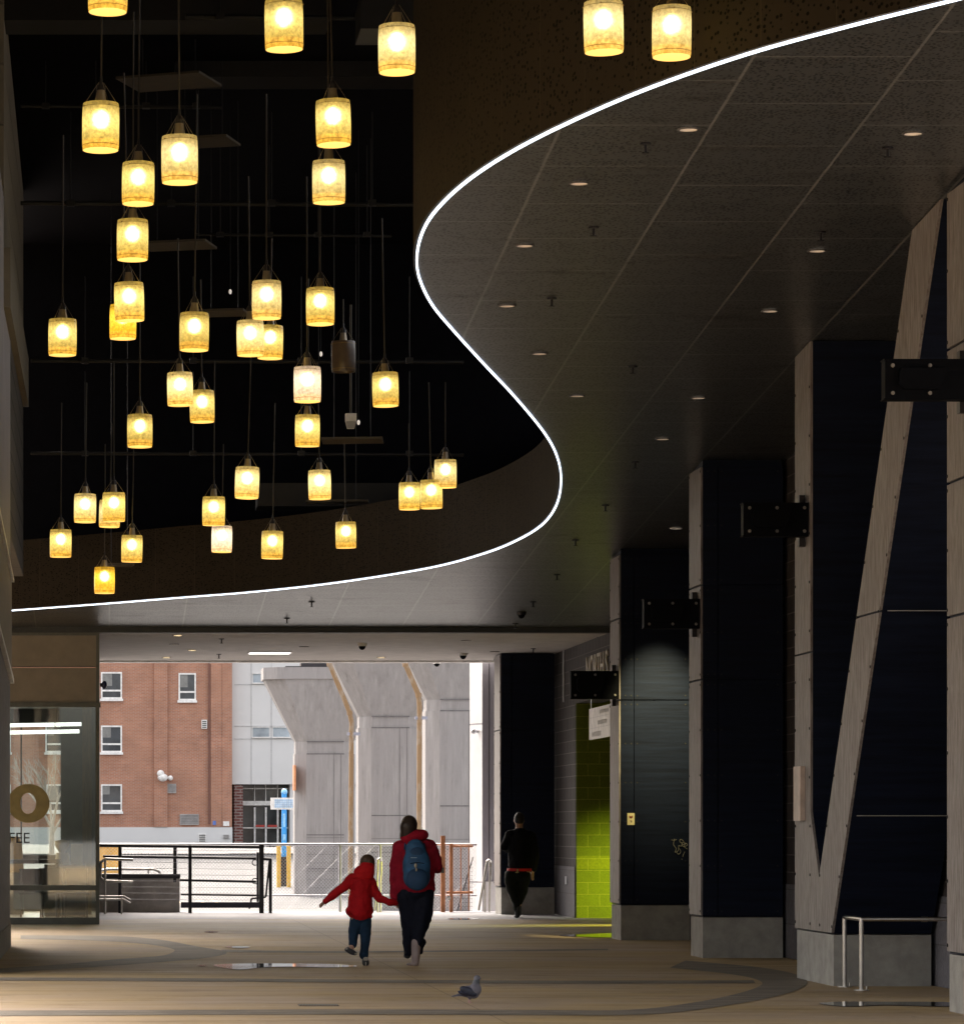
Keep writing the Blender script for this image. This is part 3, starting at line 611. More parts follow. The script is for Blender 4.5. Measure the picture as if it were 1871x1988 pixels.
for nm, poly in (('vertical_leg', legA), ('slanted_leg', legB)):
    lg = MB().prism(poly, 0, X0 + .003, X0 + CWD).build(nm, M['navy'], t3)
    b = MB(); cuts = [PH + .03, 3.24, 9] if nm == 'vertical_leg' else [PH + .03, 3.45, 9]
    def clip(pl, zlo, zhi):
        for s_, zc in ((1, zlo), (-1, zhi)):
            o_ = []
            for i in range(len(pl)):
                a, e = pl[i], pl[(i + 1) % len(pl)]; ia, ie = s_ * (a[1] - zc) >= 0, s_ * (e[1] - zc) >= 0
                if ia: o_.append(a)
                if ia != ie:
                    q = (zc - a[1]) / (e[1] - a[1]); o_.append((a[0] + (e[0] - a[0]) * q, zc))
            pl = o_
        return pl
    for a, e in zip(cuts, cuts[1:]):
        q = clip(poly, a + .01, e - .01)
        if len(q) > 2: b.prism(q, 0, X0 - .022, X0 + .002)
    pts = []
    z = PH + .1
    while z < 6.0:
        if nm == 'vertical_leg': pts += [(YB - .04, z), ((YI + .03) if z > kink[1] else max(vtx[0] + .03, YI - .0), z)]
        elif z > vtx[1]: pts += [(din(z) - .04, z), (dout(z) + .04, z)]
        else: pts += [(vtx[0] - .05, z), (dout(z) + .04, z)]
        z += 0.48
    screws(b, pts); b.build('side_panel', [M['clad'], M['seam']], lg)
b = MB()
for z in (1.62, 3.45): b.box(X0 + .05, X0 + CWD, dout(z) - .004, dout(z) + .03, z, z + .008)
b.build('panel_joint', M['seamlight'], t3)
Yq0, Yq1 = planeY(1553.5, X0), planeY(1567, X0)
MB().box(X0 - .07, X0 - .023, Yq1, Yq0, fz(1594, Yq0), fz(1489, Yq0)).build('raised_panel', mat('raised_panel', (0.5, .4, .34), .5), t3)
# brackets with bolts on the piers
def bracket(x0, x1, ya, yb, Y, lab):
    z0, z1 = fz(yb, Y), fz(ya, Y); xa, xb = fx(x0, Y), X0 - 0.03
    t = thing('bolted_bracket', lab, 'bracket', ((xa + xb) / 2, Y, z0), 'black bolted brackets on the piers')
    MB().box(xa, xb, Y, Y + .14, z0, z1).box(xa - .008, xb, Y - .004, Y + .15, z1 - .008, z1 + .002).box(xa - .008, xb, Y - .004, Y + .15, z0 - .002, z0 + .008).build('box', M['bracketblk'], t)
    b = MB(); cx = xa + (xb - xa) * .42; cc = (z0 + z1) / 2; h = (z1 - z0) * .26
    b.prism([(cx - .19, cc - h * .6), (cx - .15, cc - h), (cx + .13, cc - h), (cx + .19, cc + h * .6), (cx + .17, cc + h), (cx - .17, cc + h), (cx - .19, cc + h * .7)], 1, Y - .07, Y - .003)
    b.build('lamp_head', M['bracketblk'], t)
    for i in range(3):
        for zz_ in (z0 + .05, z1 - .05):
            xx = xa + .06 + (xb - xa - .10) * i / 2; MB().cyl((xx, Y - .005, zz_), (xx, Y - .02, zz_), .017, .013, 12).build('bolt', M['bolt'], t)
    MB().box(xb - .06, xb - .005, Y + .16, Y + .26, z1 - .0, z1 + .09).box(xb - .06, xb - .005, Y + .16, Y + .26, z0 - .09, z0).build('clamp', M['darksteel'], t)
bracket(1108, 1203, 1303, 1357, c1[1] + .05, 'black bolted bracket on the scribbled pier below the word NORTH')
bracket(1250, 1357, 1163, 1220, c2[1] + .05, 'black bolted bracket on the plain navy pier')
bracket(1443, 1577, 976, 1041, planeY(1577, X0) + .05, 'black bolted bracket high on the vertical leg of the V pier')
bracket(1718, 1890, 697, 775, c4[1] + .05, 'largest black bolted bracket, on the pier at the right edge')
# sticker and scribble on pier 1
Yf1 = c1[1]; fp = [o for o in c1[0].children if o.name.startswith('front_panel')][0]
def onf(x, y, d=0.006): p = P(x, y, Yf1); p.y = Yf1 - d; return p
b = MB(); a, e = onf(1217.5, 1602), onf(1231.5, 1579)
b.box(a.x, e.x, Yf1 - .004, Yf1 - .001, a.z, e.z)
s1 = onf(1224.5, 1587); b.ell(s1, (.022, .002, .016), 12, 8, 1)
for dx in (-.016, .016): b.add([(s1.x + dx - .009, s1.y - .001, s1.z + .008), (s1.x + dx + .009, s1.y - .001, s1.z + .008), (s1.x + dx * 1.4, s1.y - .001, s1.z + .028)], [(0, 1, 2)], 1)
b.box(s1.x - .012, s1.x + .012, Yf1 - .006, Yf1 - .0045, s1.z - .05, s1.z - .044, 1)
b.build('sticker', [mat('sticker_cream', (.75, .66, .38), .5), mat('sticker_red', (.22, .05, .02), .5)], fp)
b = MB()
def scrib(pts, r=.0045):
    q = smooth([(x, y, 0) for x, y in pts], 4); b.tube([onf(x, y) for x, y, _ in q], r, 5)
# written like a short tag reading "See" over slanting strokes
scrib([(1326, 1633), (1321, 1630), (1319, 1634), (1323, 1638), (1322, 1643), (1317, 1642)]); scrib([(1324, 1641), (1329, 1638), (1326, 1635), (1323, 1641), (1328, 1645)]); scrib([(1329, 1644), (1334, 1641), (1331, 1638), (1328, 1644), (1334, 1649)])
scrib([(1309, 1629), (1307, 1640), (1312, 1648), (1310, 1655), (1316, 1652), (1317, 1642)]); scrib([(1303, 1631), (1308, 1632), (1313, 1630)]); scrib([(1312, 1654), (1317, 1659), (1321, 1654), (1318, 1648)]); scrib([(1329, 1654), (1326, 1660), (1325, 1664)]); scrib([(1323, 1668), (1323.5, 1669)])
b.build('scribble', mat('chalk', (.2, .19, .17), .8), fp)
# ---------------------------------------------------------------- right side wall with the lime passage
XW = 7.93; YG = planeY(1117, XW); LT = fz(1366, YG)
t = thing('block_wall', 'dark split faced block wall carrying the letters NORTH over a lime passage', 'wall', (XW, 56, 0))
b = MB(); b.box(XW, XW + .4, YG, EDGE - .4, 0.86, LT); b.box(XW, XW + .4, 32, 54.5, 0.86, LT); b.build('upper_blocks', M['blockbrown'], t)
MB().box(XW, XW + .4, 32, EDGE - .4, LT, SOF + 3.5).build('lintel_blocks', M['blockbrown'], t)
MB().box(XW - .015, XW + .4, YG, EDGE - .4, 0, 0.86).box(XW - .015, XW + .4, 32, 54.5, 0, 0.86).build('base_blocks', M['blockgrey'], t)
MB().cyl((XW - .02, planeY(1096, XW), SOF), (XW - .02, planeY(1096, XW), SOF - .9), .014, n=8).build('conduit', M['silver'], t)
text_mesh('NORTH S', 0.62, 0.012, (XW - .014, planeY(1140, XW) + .05, fz(1280, 61) - .43), (0, -1, 0), (0, 0, 1), 'letter_sign', mat('letter_cream', (.5, .45, .38), .5), t)
MB().box(XW - .04, XW, planeY(1104, XW), planeY(1101, XW), fz(1717, 62.8), fz(1702, 62.8)).build('outlet_box', M['silver'], t)
t = thing('lime_wall', 'bright lime green block wall inside the passage behind the scribbled pier', 'wall', (XW + 2, YG, 0))
MB().box(XW + .01, XW + 6, YG - .06, YG - .005, 1.05, LT + .3).box(XW + .01, XW + 6, YG - .06, YG - .005, 0, 0.83).build('rough_blocks', M['green'], t)
MB().box(XW + .01, XW + 6, YG - .063, YG - .005, 0.83, 1.05).build('smooth_course', M['greensmooth'], t)
t = thing('passage_enclosure', 'dark ceiling and inner wall of the passage beside the lime wall', 'wall', (XW + 3, 57, 0))
MB().box(XW + .4, XW + 6, 50, YG + .3, LT + .301, LT + .5).build('passage_ceiling', M['duct'], t)
MB().box(XW + 6, XW + 6.3, 50, YG + .3, 0, LT + .3).box(XW + .4, XW + 6, 50, 50.3, 0, LT + .3).box(XW + .4, XW + 6, 32, 32.3, 0, 9).build('inner_wall', M['blockbrown'], t)
# added lamp out of view, stands in for daylight and lime bounce
lx, ly, lz = 10.2, 57.5, .62
t = thing('added_passage_lamp', 'added unseen bollard lamp, tinted lime for light bounced off the passage walls', 'lamp', (lx, ly, 0))
MB().cyl((lx, ly, 0), (lx, ly, .7), .07, n=16).build('post', M['darksteel'], t); MB().cyl((lx, ly, .7), (lx, ly, .78), .09, .08, n=16).build('cap', M['darksteel'], t)
def spot(nm, par, a, b_, e, col, size, blend=.8):
    ld = bpy.data.lights.new(nm, 'SPOT'); ld.energy = e; ld.color = col; ld.shadow_soft_size = .06; ld.spot_size = R(size); ld.spot_blend = blend
    lo = bpy.data.objects.new(nm, ld); C.objects.link(lo); lo.parent = par; lo.location = Vector(a) - world_loc(par)
    lo.rotation_euler = (Vector(a) - Vector(b_)).to_track_quat('Z', 'Y').to_euler()
spot('added_passage_light', t, (lx - .02, ly + .12, lz), (8.8, YG, .45), 300, (.95, 1, .16), 40, 1)
spot('added_passage_light', t, (lx - .14, ly, lz + .4), (7.3, 56.9, 0), 200, (.92, 1, .10), 36, 1)
LY = c1[1] - 1.7
t1 = thing('recessed_downlight', 'lit downlight in the dark ceiling that washes the scribbled pier', 'downlight', (7.42, LY, cz(LY)), 'round recessed downlights')
MB().lathe((7.42, LY, cz(LY)), [(0.085, -0.002), (0.085, -0.012), (0.068, -0.012), (0.066, -0.004)], 24).build('trim_ring', M['silver'], t1)
MB().lathe((7.42, LY, cz(LY)), [(0.067, -0.012), (0.067, -0.010), (0.0001, -0.010)], 24).build('reflector', M['dl_off'], t1)
spot('downlight_beam', t1, (7.42, LY, cz(LY) - .05), (7.45, LY + 1.7, 2.95), 400, (1, .86, .42), 33, 1)


# hanging directory sign
Ys0, Ys1 = planeY(1147, XW), planeY(1200, XW); za, zb = fz(1437, Ys0), fz(1377, Ys0)
t = thing('directory_sign', 'white three row sign hanging in the passage opening beside the scribbled pier', 'sign', (XW, (Ys0 + Ys1) / 2, za))
MB().box(XW - .03, XW + .01, Ys1, Ys0, za, zb).build('board', mat('sign_white', (.62, .58, .56), .5), t)
b = MB(); rows = [(0, .30), (0.33, .64), (.67, 1)]
for i, (u0, u1) in enumerate(rows):
    zr0 = zb - (zb - za) * u1; zr1 = zb - (zb - za) * u0
    if i: b.box(XW - .034, XW - .031, Ys1, Ys0, zr1 + .008, zr1 + .014)
    y0_ = [Ys0 - 1.25, Ys0 - 1.05, Ys0 - .35][i]
    for k in range(7):
        yk = y0_ - .16 * k
        b.box(XW - .034, XW - .031, yk - .11, yk - .09, zr0 + .04, zr1 - .05); b.box(XW - .034, XW - .031, yk - .04, yk - .02, zr0 + .04, zr1 - .05); b.box(XW - .034, XW - .031, yk - .11, yk - .02, zr1 - .07 if k % 2 else zr0 + .04, zr1 - .05 if k % 2 else zr0 + .06)
b.build('lettering', mat('sign_grey', (.42, .40, .40), .5), t)
MB().box(XW - .01, XW + .0, Ys0 - .1, Ys0 - .06, zb, LT).build('hanger', M['steel'], t)
# ---------------------------------------------------------------- left wall
XL = -1.22; YE = 46.8
M['rib'] = mat('siding_grey', (0.30, 0.27, 0.265), 0.5, 0.2, 0.12, 3, stretch=(8, 8, .3)); M['beige'] = mat('panel_beige', (0.24, 0.205, 0.155), 0.7, 0, 0.08, 4, bmp=.1)
M['ribdark'] = mat('slat_grey', (0.22, 0.215, 0.225), 0.5, 0.2)
M['grid'] = brickmat('upper_block', (0.12, .105, .09), (.1, .088, .075), (.03, .025, .02), 1.6, .38, 'YZX', .02, bmp=.3)
t = thing('left_wall', 'ribbed grey siding wall with smooth bands along the left picture edge', 'wall', (XL, 42, 0))
def lz(Y, z47): return z47 + 0.055 * (47 - Y)
def ribbed(z0, z1, y0, y1, m, nm, pitch=.16, dep=.035):
    b = MB(); y = y0
    while y < y1 - .01:
        ye = min(y + pitch, y1); pr = [(XL - .1, y), (XL - dep, y), (XL, y + pitch * .2), (XL, y + pitch * .55), (XL - dep, min(ye, y + pitch * .75)), (XL - dep, ye), (XL - .1, ye)]
        b.add([(px, py, zz_(py)) for zz_ in (z0, z1) for px, py in pr], [tuple(range(7)), tuple(range(13, 6, -1))] + [(i, 7 + i, 7 + (i + 1) % 7, (i + 1) % 7) for i in range(7)]); y += pitch
    return b.build(nm, m, t)
ribbed(lambda Y: .30, lambda Y: lz(Y, 3.42), 38.0, YE, M['ribdark'], 'slat_panel')
ribbed(lambda Y: lz(Y, 4.66), lambda Y: lz(Y, 8.9), 38.0, YE, M['rib'], 'ribbed_siding', .3, .06)
MB().box(XL - .5, XL + .01, 38, YE + .02, 0, .30).build('kerb_base', M['concrete'], t)
b = MB(); b.prism([(38, lz(38, 3.42)), (YE, 3.43), (YE, 4.65), (38, lz(38, 4.65))], 0, XL - .4, XL + .02); b.build('smooth_band', M['beige'], t)
b = MB(); b.prism([(38, lz(38, 4.65)), (YE, 4.66), (YE, 4.70), (38, lz(38, 4.72))], 0, XL - .4, XL + .05); b.prism([(38, lz(38, 3.38)), (YE, 3.36), (YE, 3.425), (38, lz(38, 3.42))], 0, XL - .4, XL + .05); b.build('edge_strip', M['whiteplastic'], t)
b = MB(); b.prism([(17, 4.9), (37.98, 4.9), (37.98, lz(38, 4.66)), (YE, 4.7), (YE, 8.8), (17, 8.8)], 0, XL - .5, XL - .11); b.box(XL - .5, XL - .11, 38, YE, 0, 4.7); b.build('wall_core', M['rib'], t)  # unseen near stretch, left open below to admit side light
MB().box(XL - .5, XL - .02, 37.7, 37.98, 0, 4.9).box(XL - .5, XL - .02, 17, 17.3, 0, 4.9).build('end_post', M['beige'], t)
# upper end wall continuing above the shop
t = thing('upper_wall', 'beige panelled upper wall above the shop at the far left of the void', 'wall', (XL, 50, 5.2))
MB().box(XL - .5, XL, YE + .02, 54.2, 5.25, 7.75).build('block_panel', M['grid'], t)
b = MB(); z = 7.75
for k in range(6):
    b.box(XL - .5, XL + (.08 if k == 0 else .0), YE - 3, 54.2, z + .01, z + .72); z += .73
b.box(XL - .6, XL - .12, 17, YE - 3, 8.8, 14.5); b.build('beige_panel', M['beige'], t)
t = thing('side_sun_blocker', 'added unseen wall and slab blocking light left of the coffee shop', 'wall', (-9.3, 48, 0))  # added out of view to keep sun off the shop, open low
MB().box(-9.5, -9.2, 40, YE + 11, 4.2, 13).box(-9.5, -9.2, 56.5, YE + 11, 0, 4.2).box(-9.5, XL - .5, 40, 40.3, 4.2, 12).build('blocker_panel', M['beige'], t)
MB().box(-9.5, -3.02, 40, 58, rz(40) - 1.2, rz(40) - .9).build('blocker_slab', M['black'], t)
# ---------------------------------------------------------------- coffee shop front
YS = FAR + .05; XS = fx(193, YS)
M['frame'] = mat('frame_greygreen', (0.10, 0.105, 0.09), 0.5, 0.2)
def glassmat(name, tint, refl):
    m, n, l, b = nodes(name); n.remove(b); tr = n.new('ShaderNodeBsdfTransparent'); gl = n.new('ShaderNodeBsdfGlossy'); gl.inputs['Roughness'].default_value = 0.02
    tr.inputs[0].default_value = (*tint, 1); mx = n.new('ShaderNodeMixShader'); fr = n.new('ShaderNodeFresnel'); fr.inputs[0].default_value = 1.5
    ad = n.new('ShaderNodeMath'); ad.operation = 'MULTIPLY_ADD'; l.new(fr.outputs[0], ad.inputs[0]); ad.inputs[1].default_value = 1.0; ad.inputs[2].default_value = refl
    l.new(ad.outputs[0], mx.inputs[0]); l.new(tr.outputs[0], mx.inputs[1]); l.new(gl.outputs[0], mx.inputs[2]); l.new(mx.outputs[0], n['Material Output'].inputs[0]); return m
M['glass'] = glassmat('shop_glass', (.86, .92, .88), .13)
t = thing('coffee_shop', 'beige and glass coffee shop front with a gold letter o and COFFEE lettering', 'shop', (XS - 3, YS, 0))
zc = fz(1234, YS); zm = fz(1295, YS); zf = fz(1364, YS); zg = fz(1373, YS); zt0 = fz(1729, YS); zt1 = fz(1719, YS); zs = fz(1782, YS)
MB().box(-9, XS - .05, YS, YS + .3, zm + .01, zc).box(-9, XS - .05, YS, YS + .3, zf, zm - .01).build('fascia_panel', M['beige'], t)
MB().box(-9, XS - .04, YS - .02, YS + .3, zc, zc + .1).box(-9, XS + .02, YS - .04, YS + .25, zg, zf).box(-9, XS, YS - .02, YS + .12, zt0, zt1).box(-9, XS, YS - .02, YS + .15, 0, zs)\
    .box(XS - .055, XS, YS - .01, YS + .11, zs, zg).box(-1.9, -1.84, YS, YS + .1, zs, zg).build('frame', M['frame'], t)
MB().box(XS - .05, XS - .001, YS, YS + .3, zf + .001, zc + .1).build('corner_post', M['frame'], t)
MB().box(-9, XS - .06, YS + .04, YS + .05, zt1, zg).box(-9, XS - .06, YS + .04, YS + .05, zs, zt0).build('glass', M['glass'], t)
gold = mat('gold_letter', (.30, .235, .085), .5)
p = P(55.5, 1560, YS); b = MB(); n_ = 48
outer = [(p.x + .33 * math.cos(2 * math.pi * i / n_), p.z + .305 * math.sin(2 * math.pi * i / n_)) for i in range(n_)]; inner = [(p.x - .008 + .125 * math.cos(2 * math.pi * i / n_), p.z + .165 * math.sin(2 * math.pi * i / n_)) for i in range(n_)]
vs = [(x, yy, z) for yy in (YS + .015, YS + .035) for pl in (outer, inner) for x, z in pl]
b.add(vs, [(i, (i + 1) % n_, n_ + (i + 1) % n_, n_ + i) for i in range(n_)] + [(2 * n_ + i, 2 * n_ + (i + 1) % n_, 3 * n_ + (i + 1) % n_, 3 * n_ + i) for i in range(n_)] + [(i, (i + 1) % n_, 2 * n_ + (i + 1) % n_, 2 * n_ + i) for i in range(n_)] + [(n_ + i, n_ + (i + 1) % n_, 3 * n_ + (i + 1) % n_, 3 * n_ + i) for i in range(n_)])
b.build('gold_letter', gold, t)
text_mesh('COFFEE', .235, .003, (fx(58.5, YS), YS + .03, fz(1637, YS)), (1, 0, 0), (0, 0, 1), 'window_lettering', mat('letter_dark', (.02, .02, .02), .5), t, 'RIGHT')
# shop interior shell
M['shopdark'] = mat('shop_dark', (.05, .06, .055), .6); M['wood'] = mat('shop_wood', (.12, .085, .04), .6, 0, .3, 6, stretch=(6, 6, .6))
YBk = 66.2
MB().box(-9, XS - .06, YS + .3, YBk, zg + .25, zg + .4).build('shop_ceiling', M['shopdark'], t)
MB().box(-9, XS - .06, YS + .12, YBk, 0.002, .02).build('shop_floor', mat('shop_floor', (.3, .26, .2), .3), t)
MB().box(XS - .06, XS - .01, YS + .3, YBk, 0, SOF).build('side_wall', M['frame'], t)
xw = fx(118, YBk)
MB().box(xw, XS - .06, YBk - .15, YBk, 0, zg + .3).build('back_wall', M['shopdark'], t)
MB().box(fx(160, YBk - 3), fx(178, YBk - 3), YBk - 3, YBk - 2.9, 0, zg + .2).build('wood_panel', M['wood'], t)
MB().box(-9, xw, YBk - .1, YBk, 0, .5).box(-9, xw, YBk - .1, YBk, zg, zg + .3).box(-9, xw, YBk - .1, YBk, .95, 1.03).box(fx(40, YBk), fx(43, YBk), YBk - .1, YBk, 0, zg).build('back_window_frame', M['darksteel'], t)
for k, (yy, y_) in enumerate(((1406, 62), (1420, 60.2))):
    a = P(-60, yy + 4, y_); e = P(158 - k * 4, yy, y_); tt = thing('tube_light', ['upper long lit tube lamp inside the coffee shop', 'lower long lit tube lamp inside the coffee shop'][k], 'tube light', a, 'lit tubes in the coffee shop')
    MB().cyl(a, e, .032, n=10).build('tube', emis('tube_glow', (1, .98, .93), .6), tt); MB().cyl(e + Vector((-.4, 0, .03)), (e.x - .4, e.y, zg + .25), .008, n=6).build('hanger', M['darksteel'], tt)
def chair(x, Y, lab):
    X = fx(x, Y); tt = thing('cafe_chair', lab, 'chair', (X, Y, 0), 'dark chairs in the coffee shop')
    MB().box(X - .21, X + .21, Y - .2, Y + .2, .43, .47).build('seat', M['bracketblk'], tt); MB().box(X - .21, X + .21, Y + .19, Y + .22, .55, .85).build('backrest', M['bracketblk'], tt)
    for sx in (-1, 1):
        for sy in (-1, 1): MB().cyl((X + sx * .18, Y + sy * .17, .02), (X + sx * .17, Y + sy * .16, .43 if sy < 0 else .85), .014, n=8).build('leg', M['darksteel'], tt)
chair(62, 59.6, 'dark chair behind the shop glass just below COFFEE'); chair(100, 60.6, 'dark chair in the middle of the shop window'); chair(148, 59.4, 'dark chair in the shop nearest the corner frame')
X, Y = fx(80, 61.5), 61.5; tt = thing('cafe_table', 'long dark high table crossing the coffee shop window', 'table', (X, Y, 0))
MB().box(fx(0, Y), fx(118, Y), Y - .3, Y + .3, .92, .99).build('tabletop', M['bracketblk'], tt)
for x in (5, 112): MB().cyl((fx(x, Y), Y, .02), (fx(x, Y), Y, .92), .035, n=8).build('leg', M['darksteel'], tt)
X, Y = fx(28, 63.5), 63.5; tt = thing('orange_dispenser', 'orange drink dispenser behind the shop glass under the gold letter', 'dispenser', (X, Y, .0))
MB().box(X - .16, X + .16, Y - .15, Y + .15, .02, .75).build('stand', M['shopdark'], tt); MB().lathe((X, Y, .75), [(.001, 0), (.17, 0), (.16, .1), (.13, .5), (.08, .62), (.001, .62)], 16).build('tank', mat('orange_tank', (.75, .38, .08), .3), tt)
X, Y = fx(132, 62), 62; tt = thing('coffee_grinder', 'pale brown coffee machine on a counter in the shop', 'coffee machine', (X, Y, .0))
MB().box(X - .4, X + .3, Y - .25, Y + .25, .02, .9).build('counter', M['shopdark'], tt)
b = MB(); b.cyl((X - .1, Y, .9), (X - .1, Y, 1.1), .13, .1, 14).lathe((X - .1, Y, 1.1), [(.05, 0), (.12, .12), (.13, .2), (.001, .22)], 14).box(X + .05, X + .25, Y - .1, Y + .1, .9, 1.25); b.build('machine', mat('machine_tan', (.35, .25, .13), .4, .3), tt)
p = P(200, 1330, YS - .02); tt = thing('bullet_camera', 'small dark blue camera on the coffee shop corner post', 'security camera', p)
MB().cyl(p + Vector((-.05, 0, 0)), p + Vector((.0, 0, 0)), .03, n=10).build('arm', M['darksteel'], tt); MB().ell(p + Vector((.02, -.0, 0)), (.045, .07, .065)).build('head', mat('camera_navy', (.01, .015, .06), .3), tt)

# ---------------------------------------------------------------- steel handrail by the V pier
p1 = G(1674, 1924); p2 = G(1637, 1917); p1.x = p2.x = (p1.x + p2.x) / 2; h = fz(1785, p1.y)
t = thing('steel_handrail', 'polished steel handrail standing before the V pier plinth', 'handrail', (p1.x, p1.y, 0))
e = Vector((fx(1850, p1.y), p1.y, h)); MB().tube([p2 + Vector((0, 0, h)), p1 + Vector((0, 0, h)), e, e + Vector((.25, .2, -.02))], .021, 12).build('rail', M['steel'], t)
for q in (p1, p2):
    lg = MB().cyl(q, q + Vector((0, 0, h)), .022, n=14).build('post', M['steel'], t); MB().cyl(q, q + Vector((0, 0, .012)), .07, n=16).cyl(q + Vector((.04, -.04, .012)), q + Vector((.04, -.04, .045)), .008, n=6).build('foot_plate', M['steel'], lg)
MB().cyl((fx(1788, p1.y), p1.y, h), (fx(1800, p1.y), p1.y, h), .026, n=14).build('joint_sleeve', M['steel'], t)
# ---------------------------------------------------------------- railings and fence at the open end
YR = 65.2
def pxm(x, y, Y=None): return P(x, y, Y or YR)
def ftop(x): return pxm(x, 1640)
t = thing('black_railing', 'black pipe railing with thick gate post beside the coffee shop corner', 'railing', (fx(350, YR), YR, 0))
def bar(a, c, r, Y=YR, m='darksteel', nm='rail', tt=None, n=8): return MB().cyl(P(*a, Y), P(*c, Y), r, n=n).build(nm, M[m], tt or t)
bar((190, 1642), (508, 1645), .028); bar((200, 1663), (497, 1667), .024); bar((349, 1709), (497, 1712), .024); bar((351, 1737), (508, 1739), .018)
for x, r in ((233, .032), (369, .032)): MB().cyl((fx(x, YR), YR, 0), (fx(x, YR), YR, fz(1641, YR)), r, n=10).build('post', M['darksteel'], t)
MB().box(fx(503, YR), fx(512, YR), YR - .04, YR + .04, 0, fz(1640, YR)).box(fx(498, YR), fx(502.5, YR), YR - .02, YR + .02, .2, fz(1655, YR)).build('gate_post', M['darksteel'], t)
MB().box(fx(336.5, YR), fx(342.5, YR), YR + .1, YR + .16, .55, fz(1640, YR)).build('stub_post', M['darksteel'], t)
MB().box(fx(351, YR), fx(503, YR), YR - .02, YR + .03, fz(1763, YR), fz(1752, YR)).build('toe_board', mat('toe_board', (.03, .025, .045), .5), t)
MB().cyl((fx(525, YR), YR, 0), (fx(525, YR), YR, fz(1669, YR)), .03, n=10).cyl(P(512, 1668, YR), P(527, 1669, YR), .026, n=8).cyl(P(523, 1672, YR), P(516, 1742, YR), .018, n=8).cyl(P(516, 1742, YR), P(488, 1745, YR), .018, n=8).cyl(P(488, 1745, YR), P(484, 1765, YR), .016, n=8).build('latch_frame', M['darksteel'], t)
for y in (1672, 1708):
    b = MB(); p = P(495, y + 3, YR - .03); b.tube([p + Vector((.05 * math.cos(a), 0, .05 * math.sin(a))) for a in [i * math.pi / 5 for i in range(11)]], .009, 6); b.build('latch_ring', M['darksteel'], t)
b = MB()
for k in range(9): y = 1650 + k * 12; b.cyl(P(236, y, YR + .01), P(500, y + 2, YR + .01), .0035, n=5)
b.build('wire_line', M['silver'], t)
# concrete planter wall
t = thing('concrete_planter', 'grey concrete planter box with dark cap behind the black railing', 'planter', (fx(270, 66), 66, 0))
MB().box(fx(186, 65.9), fx(349, 65.9), 65.9, 66.5, 0, fz(1706, 65.9)).build('wall', mat('planter_concrete', (.42, .39, .36), .85, 0, .2, 3, bmp=.2), t); MB().box(fx(186, 65.9), fx(350, 65.9), 65.86, 66.54, fz(1706, 65.9), fz(1697, 65.9)).build('cap', M['darksteel'], t)
# bent handrails at the left
t = thing('bent_handrail', 'dark bent pipe handrail looping beside the shop corner', 'handrail', (fx(200, 64.6), 64.6, 0))
MB().tube([P(x, y, 64.6) for x, y in ((258, 1670), (205, 1668), (196, 1674), (195, 1704), (203, 1711), (258, 1713))], .024, 8).build('loop_rail', M['steel'], t)
MB().cyl((fx(204, 64.6), 64.6, 0), (fx(204, 64.6), 64.6, fz(1669, 64.6)), .02, n=8).build('post', M['steel'], t)
t = thing('low_handrail', 'pale low double pipe rail at the shop corner near the floor', 'handrail', (fx(215, 64.3), 64.3, 0))
for dy in (0, 6): MB().tube([P(x, y + dy, 64.3) for x, y in ((185, 1741), (240, 1741), (253, 1748))], .018, 8).build('rail', M['steel'], t)
MB().cyl((fx(236, 64.3), 64.3, 0), (fx(236, 64.3), 64.3, fz(1743, 64.3)), .016, n=8).build('post', M['steel'], t)
t = thing('planter_rail', 'grey hooped pipe rail rising over the concrete planter', 'handrail', (fx(250, 66.45), 66.45, .8))
MB().tube([P(x, y, 66.45) for x, y in ((198, 1690), (210, 1688), (298, 1688), (308, 1692), (314, 1700))], .024, 8).build('rail', M['steel'], t)
for x in (204, 288): MB().cyl(P(x, 1697, 66.45), P(x, 1689, 66.45), .014, n=8).build('post', M['steel'], t)
# chain link fence
t = thing('chain_link_fence', 'silver chain link fence running behind the walkers to the orange posts', 'fence', (fx(560, 66.4), 66.4, 0)); YC = 66.4
b = MB(); xa, xb, z0, z1 = fx(186, YC), fx(925, YC), .04, fz(1640, YC); H = z1 - z0; st = .062; k = xa - H
r = .0028
while k < xb:
    for s_ in (1, -1):
        a0, a1 = (k, k + H) if s_ > 0 else (k + H, k)
        zA, zB = z0, z1
        if min(a0, a1) < xa or max(a0, a1) > xb:
            lo_, hi_ = max(min(a0, a1), xa), min(max(a0, a1), xb)
            if hi_ - lo_ < .02: continue
            if s_ > 0: zA, zB, a0, a1 = z0 + (lo_ - k), z0 + (hi_ - k), lo_, hi_
            else: zA, zB, a0, a1 = z0 + (k + H - hi_), z0 + (k + H - lo_), hi_, lo_
        b.cyl((a0, YC + s_ * .003, zA), (a1, YC + s_ * .003, zB), r, n=4, cap=False, smooth=False)
    k += st
b.build('chain_mesh', M['silver'], t)
MB().cyl((xa, YC - .03, z1), (xb, YC - .03, z1), .024, n=8).build('top_rail', M['silver'], t); MB().cyl((fx(512, YC), YC - .03, fz(1739, YC)), (xb, YC - .03, fz(1739, YC)), .016, n=8).build('middle_rail', M['silver'], t)
for x in (341, 660, 738): MB().cyl((fx(x, YC), YC - .03, 0), (fx(x, YC), YC - .03, z1), .028, n=8).build('post', M['silver'], t)
t = thing('orange_gate', 'rusty orange pipe gate between two orange posts left of the white post', 'gate', (fx(885, 66.1), 66.1, 0)); YO = 66.1
MB().box(fx(855.5, YO), fx(864, YO), YO - .03, YO + .03, 0, fz(1623, YO)).build('gate_post', M['orange'], t)
